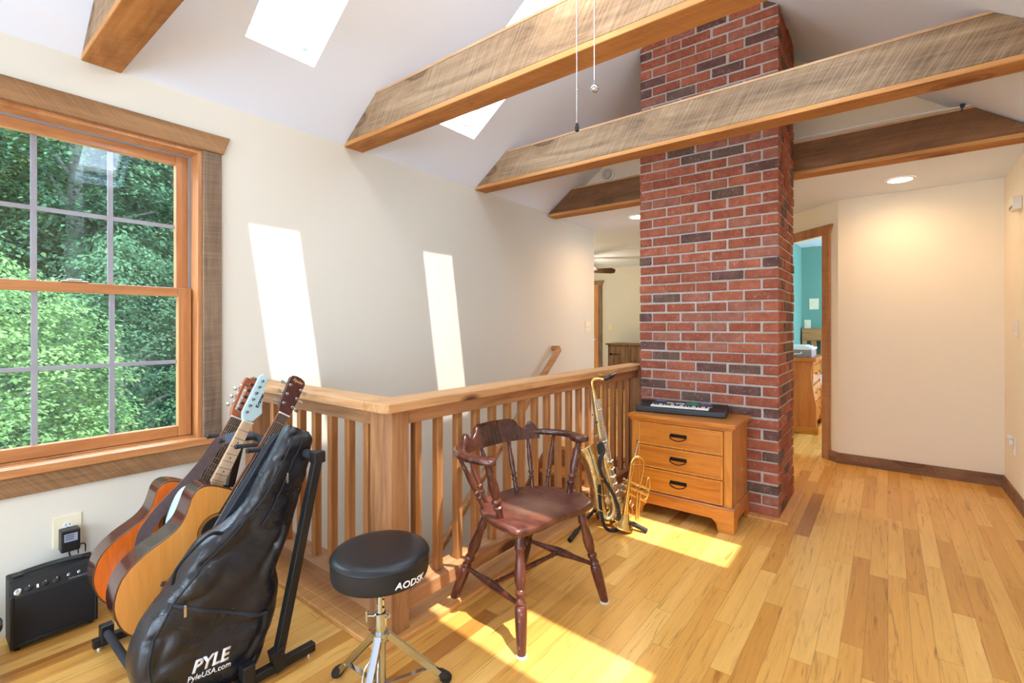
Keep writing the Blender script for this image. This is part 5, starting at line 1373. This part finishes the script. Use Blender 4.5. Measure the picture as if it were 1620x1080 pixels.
def saxophone():
    t = thing('saxophone', 'brass saxophone on its stand in front of the railing', 'saxophone', S_(-5, 10))
    # body tube, bow and bell as one tapering path
    path = [(-25, 216, 0), (-21, 190, 0), (-13, 140, 0), (-4, 92, 0), (6, 46, 0), (9, 28, 0), (5, 16, .003), (-3, 12, .008), (-11, 19, .014), (-15, 36, .018), (-19, 66, .024), (-25, 92, .034), (-30, 106, .044), (-36, 117, .058)]
    rad = [.014, .0175, .024, .0305, .036, .037, .0375, .038, .039, .041, .0435, .047, .052, .066]
    P = bez([S_(*p) for p in path], 80); Rr = [interp(list(zip([i / (len(rad) - 1) for i in range(len(rad))], rad)), i / 80) for i in range(81)]
    b = MB(); b.tube(P[:50], Rr[:50], 24, 0, False); b.build('body_tube', M['pale_brass'], t, True)
    b = MB(); b.tube(P[49:], Rr[49:], 28, 0, False); d = (P[-1] - P[-2]).normalized()
    b.lathe(P[-1], d, [(-.003, .066), (0, .0705), (.004, .070), (.003, .065), (-.02, .052), (-.06, .040), (-.12, .03), (-.121, .001)], 28, 0, False); bell = b.build('bell', M['pale_brass'], t, True)
    b = MB(); b.lathe(P[-1] - d * .05, d, [(0, .04), (.0005, .001)], 24, 0, False); b.build('bell_shade_disc', M['hole_shade'], bell)  # dark disc paints the shade inside the bell
    b = MB(); N = bez([S_(-25, 214), S_(-26.5, 224), S_(-25, 230), S_(-19, 232.5), S_(-11, 231.5), S_(-5, 231.5)], 24); b.tube(N, [.0118 - .0045 * i / 24 for i in range(25)], 14); b.lathe(S_(-23.6, 210), S_(-24, 212) - S_(-20, 190), [(-.012, .015), (.012, .015)], 16); b.tube([S_(-24, 226, .012), S_(-17, 240, .012), S_(-9, 238, .012)], .002, 6); b.build('neck', M['brass'], t, True)
    b = MB(); b.tube([S_(-8, 231.5), S_(-3, 233.5), S_(6, 238), S_(12, 241)], [.0115, .0135, .012, .006], 16); o = b.build('mouthpiece', M['black_vinyl'], t, True)
    b = MB(); b.tube([S_(0, 235), S_(4, 237)], .0142, 16); b.build('ligature', M['iron'], o, True)
    # key rods along the right flank and front
    def along(q, da, dd): 
        p = P[int(q * 50)]; return p + RV * da + FV * dd
    rn = random.Random(5)
    for k, (da, dd) in enumerate(((.020, -.012), (.027, -.008), (.033, .002), (.006, -.026), (.013, -.022), (.024, -.016), (.036, -.006))):
        b = MB(); b.tube([along(.08 + .3 * i / 10 * 2.2, da * (.8 + .07 * i), dd * (.8 + .08 * i)) for i in range(11)], .0022, 8)
        for i in range(1, 11, 2):
            q = along(.08 + .3 * i / 10 * 2.2, da * (.8 + .07 * i), dd * (.8 + .08 * i)); b.ball(q, .0046, 8, 6)
        b.build('key_rod', M['nickel'], t, True)
    nv = (-FV * .8 + RV * .45 + ZV * .1).normalized()
    for k in range(9):
        q = .14 + .075 * k; p = P[int(q * 50)]; r = .010 + .0014 * k
        b = MB(); b.lathe(p + nv * (Rr[int(q * 50)] + .003), nv, [(0, r), (.005, r), (.0055, r * .85), (.003, r * .3), (.003, .001)], 18); b.build('key_cup', M['brass'] if k % 2 else M['nickel'], t, True)
    for k in range(6):
        q = .16 + .08 * k; p = P[int(q * 50)]
        b = MB(); b.lathe(p - RV * (Rr[int(q * 50)] + .004) - FV * .012, (-RV * .6 - FV * .8), [(0, .006), (.006, .0075), (.008, .005)], 12); b.build('finger_pearl', M['nickel'], t, True)
    for a, c, r in ((-6, 110, .016), (14, 46, .020), (-4, 46, .022)):
        b = MB(); c0 = S_(a, c, -.05); b.lathe(c0, (-FV + RV * .3), [(-.02, .004), (0, r), (.006, r), (.007, r * .7), (.004, r * .3), (.004, .001)], 20); b.build('low_key_guard', M['nickel'], t, True)
    b = MB()
    for i in range(7): b.tube([S_(14 - 2.1 * i, 30 + 12 * i, -.026), S_(19 - 2.2 * i, 34 + 12 * i, -.018)], .005, 8)
    b.tube([S_(17, 28, -.022), S_(0, 122, -.024)], .003, 8); b.tube([S_(19, 30, -.012), S_(-7, 158, -.018)], .0024, 8); b.build('side_keys', M['nickel'], t, True)
    for i in range(3):
        b = MB(); b.tube(bez([S_(-30 + i * 3, 90 - 26 * i, -.075), S_(-22 + i * 3, 84 - 26 * i, -.085), S_(-12 + 3 * i, 80 - 26 * i, -.075)], 8), .003, 8); b.build('bell_brace', M['brass'], t, True)
    b = MB(); b.lathe(S_(-20, 165, -.017), -FV, [(0, .007), (.006, .008), (.012, .005)], 12); b.build('thumb_hook', M['black_plastic'], t, True)
    # black neck strap hanging from its hook
    sp = bez([S_(-16, 118, -.065), S_(-19, 130, -.07), S_(-15, 134, -.072), S_(-12, 122, -.072), S_(-18, 106, -.07), S_(-14, 86, -.075), S_(-2, 66, -.08), S_(9, 42, -.085), S_(13, 16, -.085), S_(8, -2 + 6, -.09), S_(-4, -8 + 11, -.09), S_(-12, 12, -.085), S_(-17, 40, -.08), S_(-18, 72, -.075)], 90)
    sp = [p if p.z > .01 else Vector((p.x, p.y, .01)) for p in sp]
    b = MB(); secs = []
    for i, p in enumerate(sp):
        d = (sp[min(i + 1, 90)] - sp[max(i - 1, 0)]).normalized(); sd = d.cross(FV + RV * .25).normalized(); n = sd.cross(d)
        w = .0095 if i > 30 else .0115
        secs.append([p + sd * (w * q) + n * (.0012 * r) for q, r in ((-1, -1), (1, -1), (1, 1), (-1, 1))])
    b.loft(secs); b.build('neck_strap', M['black_rubber'], t, True)
saxophone()

def trumpet():
    t = thing('trumpet', 'gold trumpet standing bell down beside the pine chest', 'trumpet', T_(0, 5))
    P = bez([T_(0, 7), T_(1.5, 14), T_(4, 30), T_(8, 60), T_(11, 86), T_(14, 108), T_(19, 116), T_(26, 117), T_(32, 112), T_(33, 102), T_(30, 84), T_(27, 68)], 72)
    rb = [(0, .058), (.03, .045), (.07, .030), (.14, .0205), (.25, .0135), (.38, .0085), (.5, .0065), (1, .006)]
    b = MB(); b.tube(P, [interp(rb, i / 72) for i in range(73)], 22, 0, False); d = (P[0] - P[1]).normalized()
    b.lathe(P[0], d, [(-.002, .058), (.001, .0605), (.004, .060), (.003, .056), (-.03, .034), (-.08, .018), (-.1, .001)], 26, 0, False); b.build('bell_tube', M['brass'], t, True)
    b = MB(); b.tube(bez([T_(21, 118, .02), T_(18, 100, .02), T_(14, 70, .02), T_(16, 40, .02), T_(17, 28, .02)], 20), .0058, 12); b.tube(bez([T_(17, 28, .02), T_(20, 23, .02), T_(24, 27, .02), T_(27, 50, .02), T_(29, 64, .02)], 20), .0058, 12); b.build('tuning_slide', M['brass'], t, True)
    b = MB(); b.tube([T_(20.5, 116, .02), T_(24, 133, .02), T_(25.5, 139, .02), T_(26, 142, .02)], [.006, .0065, .0105, .0145], 16); b.build('mouthpiece', M['nickel'], t, True)
    ax = (RV * 1.0 - ZV * .42).normalized()
    for k in range(3):
        o_ = T_(9 - 2.2 * k, 79 - 9 * k, .006)
        b = MB(); b.lathe(o_, ax, [(-.012, .004), (-.008, .0105), (0, .0105), (.002, .0088), (.118, .0088), (.120, .0108), (.130, .0108), (.132, .006)], 16); v = b.build('valve_casing', M['brass'], t, True)
        b = MB(); b.lathe(o_, -ax, [(.010, .003), (.026, .003), (.027, .0085), (.031, .0085), (.032, .001)], 14); b.build('valve_button', M['nickel'], v, True)
    b = MB(); b.tube(bez([T_(36, 70, 0), T_(40, 84, 0), T_(43, 80, 0), T_(42, 66, 0), T_(38, 52, 0), T_(34, 50, 0)], 20), .0055, 12); b.build('third_slide', M['brass'], t, True)
    b = MB(); b.tube(bez([T_(23, 64, -.01), T_(21, 40, -.01), T_(20, 22, -.01), T_(22, 20, -.01), T_(24, 24, -.01), T_(27, 60, -.01)], 24), .005, 12); b.build('first_slide', M['brass'], t, True)
    b = MB(); b.tube(bez([T_(12, 50, -.012), T_(10, 44, -.015), T_(13, 40, -.015), T_(16, 44, -.012)], 14), .0028, 8); b.build('finger_ring', M['nickel'], t, True)
    b = MB()
    for q in ((13, 100, 0, 21, 108, .02), (8, 62, 0, 14, 66, .02), (14, 106, 0, 31, 104, 0)): b.tube([T_(*q[:3]), T_(*q[3:])], .003, 8)
    b.build('brace', M['brass'], t, True)
trumpet()

# ================================================================== OUTSIDE
b = MB()
b.add([(-14, 4.5, -4.2), (12, 4.5, -4.2), (12, 25, 12), (-14, 25, 12)], [(0, 1, 2, 3)])
struct(b.build('ground', M['ground']))
def leafmesh(rnd, n, cen, rad, size, shell=.5):
    """boughs of leaves: flattened drooping clumps spread over the crown"""
    b = MB(); C = Vector(cen); per = 46; nb = max(8, n // per)
    for _ in range(nb):
        d = Vector((rnd.gauss(0, 1), rnd.gauss(0, 1), rnd.gauss(0, 1))).normalized()
        r = shell + (1 - shell) * rnd.random() ** .5
        bc = C + Vector((d.x * rad[0], d.y * rad[1], d.z * rad[2])) * r
        br = rnd.uniform(.5, 1.1) * size * 4.6
        ax = Vector((d.x, d.y, -.25)).normalized()
        for _ in range(per):
            u, v, w = rnd.gauss(0, .55), rnd.gauss(0, .5), rnd.gauss(0, .2)
            sd = ax.cross(Vector((0, 0, 1))).normalized(); up = sd.cross(ax)
            p = bc + (ax * u + sd * v + up * (w - .25 * (u * u + v * v))) * br
            nrm = (up + Vector((rnd.gauss(0, .35), rnd.gauss(0, .35), rnd.gauss(0, .2)))).normalized()
            a = (ax * (.6 + u) + sd * v * 1.6 + Vector((rnd.gauss(0, .5), rnd.gauss(0, .5), -.2)))
            a = (a - nrm * a.dot(nrm)).normalized(); c = nrm.cross(a)
            L = size * rnd.uniform(.6, 1.2); wd = L * .32
            pts = [p, p + a * L * .35 + c * wd, p + a * L * .7 + c * wd * .7 - nrm * L * .08, p + a * L - nrm * L * .2, p + a * L * .7 - c * wd * .7 - nrm * L * .08, p + a * L * .35 - c * wd]
            b.add(pts, [tuple(range(6))])
    return b
LEAF = [leaf('bright maple leaf', (66, 98, 60), (112, 138, 84)), leaf('mid green leaf', (42, 68, 50), (78, 106, 76)), leaf('deep green leaf', (32, 54, 45), (56, 82, 64))]
def tree(label, c, rad, n, size, mat, seed, trunk_r=.16, group=None, lean=(0, 0)):
    rnd = random.Random(seed); gz = -4.2 + (c[1] - 4.5) * 16.2 / 20.5
    t = thing('leafy_tree', label, 'tree', (c[0], c[1], gz), group)
    leafmesh(rnd, n, c, rad, size).build('foliage', mat, t)
    b = MB(); top = Vector(c) + Vector((0, 0, rad[2] * .5)); base = Vector((c[0] + lean[0], c[1] + lean[1], gz))
    P = bez([base, base.lerp(top, .35) + Vector((rnd.uniform(-.15, .15), 0, 0)), base.lerp(top, .7), top], 12); b.tube(P, [trunk_r * (1 - .06 * i) for i in range(13)], 10)
    for k in range(6):
        q = P[4 + k]; a = rnd.uniform(0, 2 * PI); e = q + Vector((math.cos(a) * rad[0] * .6, math.sin(a) * rad[1] * .6, rad[2] * .25)); b.tube(bez([q, q.lerp(e, .5) + Vector((0, 0, .15)), e], 6), [trunk_r * .18 * (1 - .11 * i) for i in range(7)], 6)
    b.build('trunk', M['bark'], t, True)
    return t
G1 = 'trees of the wood outside the window'
W1 = 'leafy green tree of the dense wood outside the window, trunk hidden'
tree('pale trunked tree showing through the lower right panes of the window', (3.3, 11.2, 4.2), (1.5, 1.2, 3.4), 22000, .075, LEAF[2], 3, .13, None, (.1, 0))
tree('bright maple boughs close to the lower left panes of the window', (.35, 6.3, .2), (1.15, .9, 1.7), 46000, .042, LEAF[0], 4)
tree('mid green tree filling the middle lower panes of the window', (1.65, 7.6, .1), (1.35, 1.0, 2.2), 46000, .046, LEAF[1], 5)
for i, (x, y, z, rx, rz, n, k) in enumerate(((1.6, 9.6, 4.2, 1.9, 2.6, 4600, 1), (.2, 10.5, 3.6, 1.7, 3.0, 3600, 0), (3.6, 8.6, .9, 1.3, 1.9, 2600, 2), (4.9, 11.5, 3.2, 2.0, 3.6, 3600, 1), (2.4, 13.5, 5.0, 2.6, 3.6, 3600, 2), (-1.0, 12.5, 3.0, 2.4, 4.0, 3000, 2), (6.2, 15, 4.5, 2.6, 4.5, 2600, 0), (.6, 16.5, 7.5, 3.0, 3.6, 2600, 1), (4.2, 17.5, 8, 3.2, 3.8, 2600, 2), (-2.2, 9.0, 1.5, 1.6, 3, 1600, 1))):
    tree(W1, (x, y, z), (rx, rx * .85, rz), n * 9, .035 + .0036 * y, LEAF[k], 20 + i, .16, G1)

# ================================================================== LIGHT
w = bpy.data.worlds.new('sky'); scn.world = w; w.use_nodes = True
nt = w.node_tree; nt.nodes.clear()
o = nt.nodes.new('ShaderNodeOutputWorld'); bg = nt.nodes.new('ShaderNodeBackground')
bg.inputs[0].default_value = (.62, .80, 1.0, 1); bg.inputs[1].default_value = 8.0
nt.links.new(bg.outputs[0], o.inputs[0])
s = bpy.data.lights.new('sun', 'SUN'); s.energy = 4.6; s.angle = math.radians(.53); s.color = (1.0, .96, .90)
so = bpy.data.objects.new('sun', s); COL.objects.link(so)
so.rotation_euler = Vector((.107, .39, -1.0)).to_track_quat('-Z', 'Y').to_euler()
so.location = (0, -4, 9)
def portal(c, n, w_, h_):
    l = bpy.data.lights.new('window_portal', 'AREA'); l.shape = 'RECTANGLE'; l.size = w_; l.size_y = h_; l.cycles.is_portal = True
    p = bpy.data.objects.new('window_portal', l); COL.objects.link(p); p.location = c
    p.rotation_euler = Vector(n).to_track_quat('-Z', 'Y').to_euler()
portal((XB - .15, 1.0, 1.3), (1, 0, 0), 1.8, 1.7)
portal(((RW[0] + RW[1]) / 2, YR - .15, 1.3), (0, 1, 0), 1.3, 1.9)
portal((.46, YA + .17, 1.36), (0, -1, 0), .92, 1.43)
for sg in (1, -1):
    f = slope(sg)
    for x0, x1 in SKY:
        c = f((x0 + x1) / 2, (Q0 + Q1) / 2, TH + .04); portal(c, f(0, 0, -1) - f(0, 0, 0), x1 - x0, Q1 - Q0)
portal((6.95, 6.31, 1.23), (0, -1, 0), 3.6, 2.1)
portal((6.75, -2.01, 1.32), (0, 1, 0), 2.3, 1.45)

scn.view_settings.view_transform = 'Standard'; scn.view_settings.look = 'None'
scn.view_settings.exposure = 1.0; scn.view_settings.gamma = 1.0; scn.view_settings.use_curve_mapping = False
cy = scn.cycles
cy.max_bounces = 14; cy.diffuse_bounces = 8; cy.glossy_bounces = 5; cy.transparent_max_bounces = 12; cy.sample_clamp_indirect = 6.0
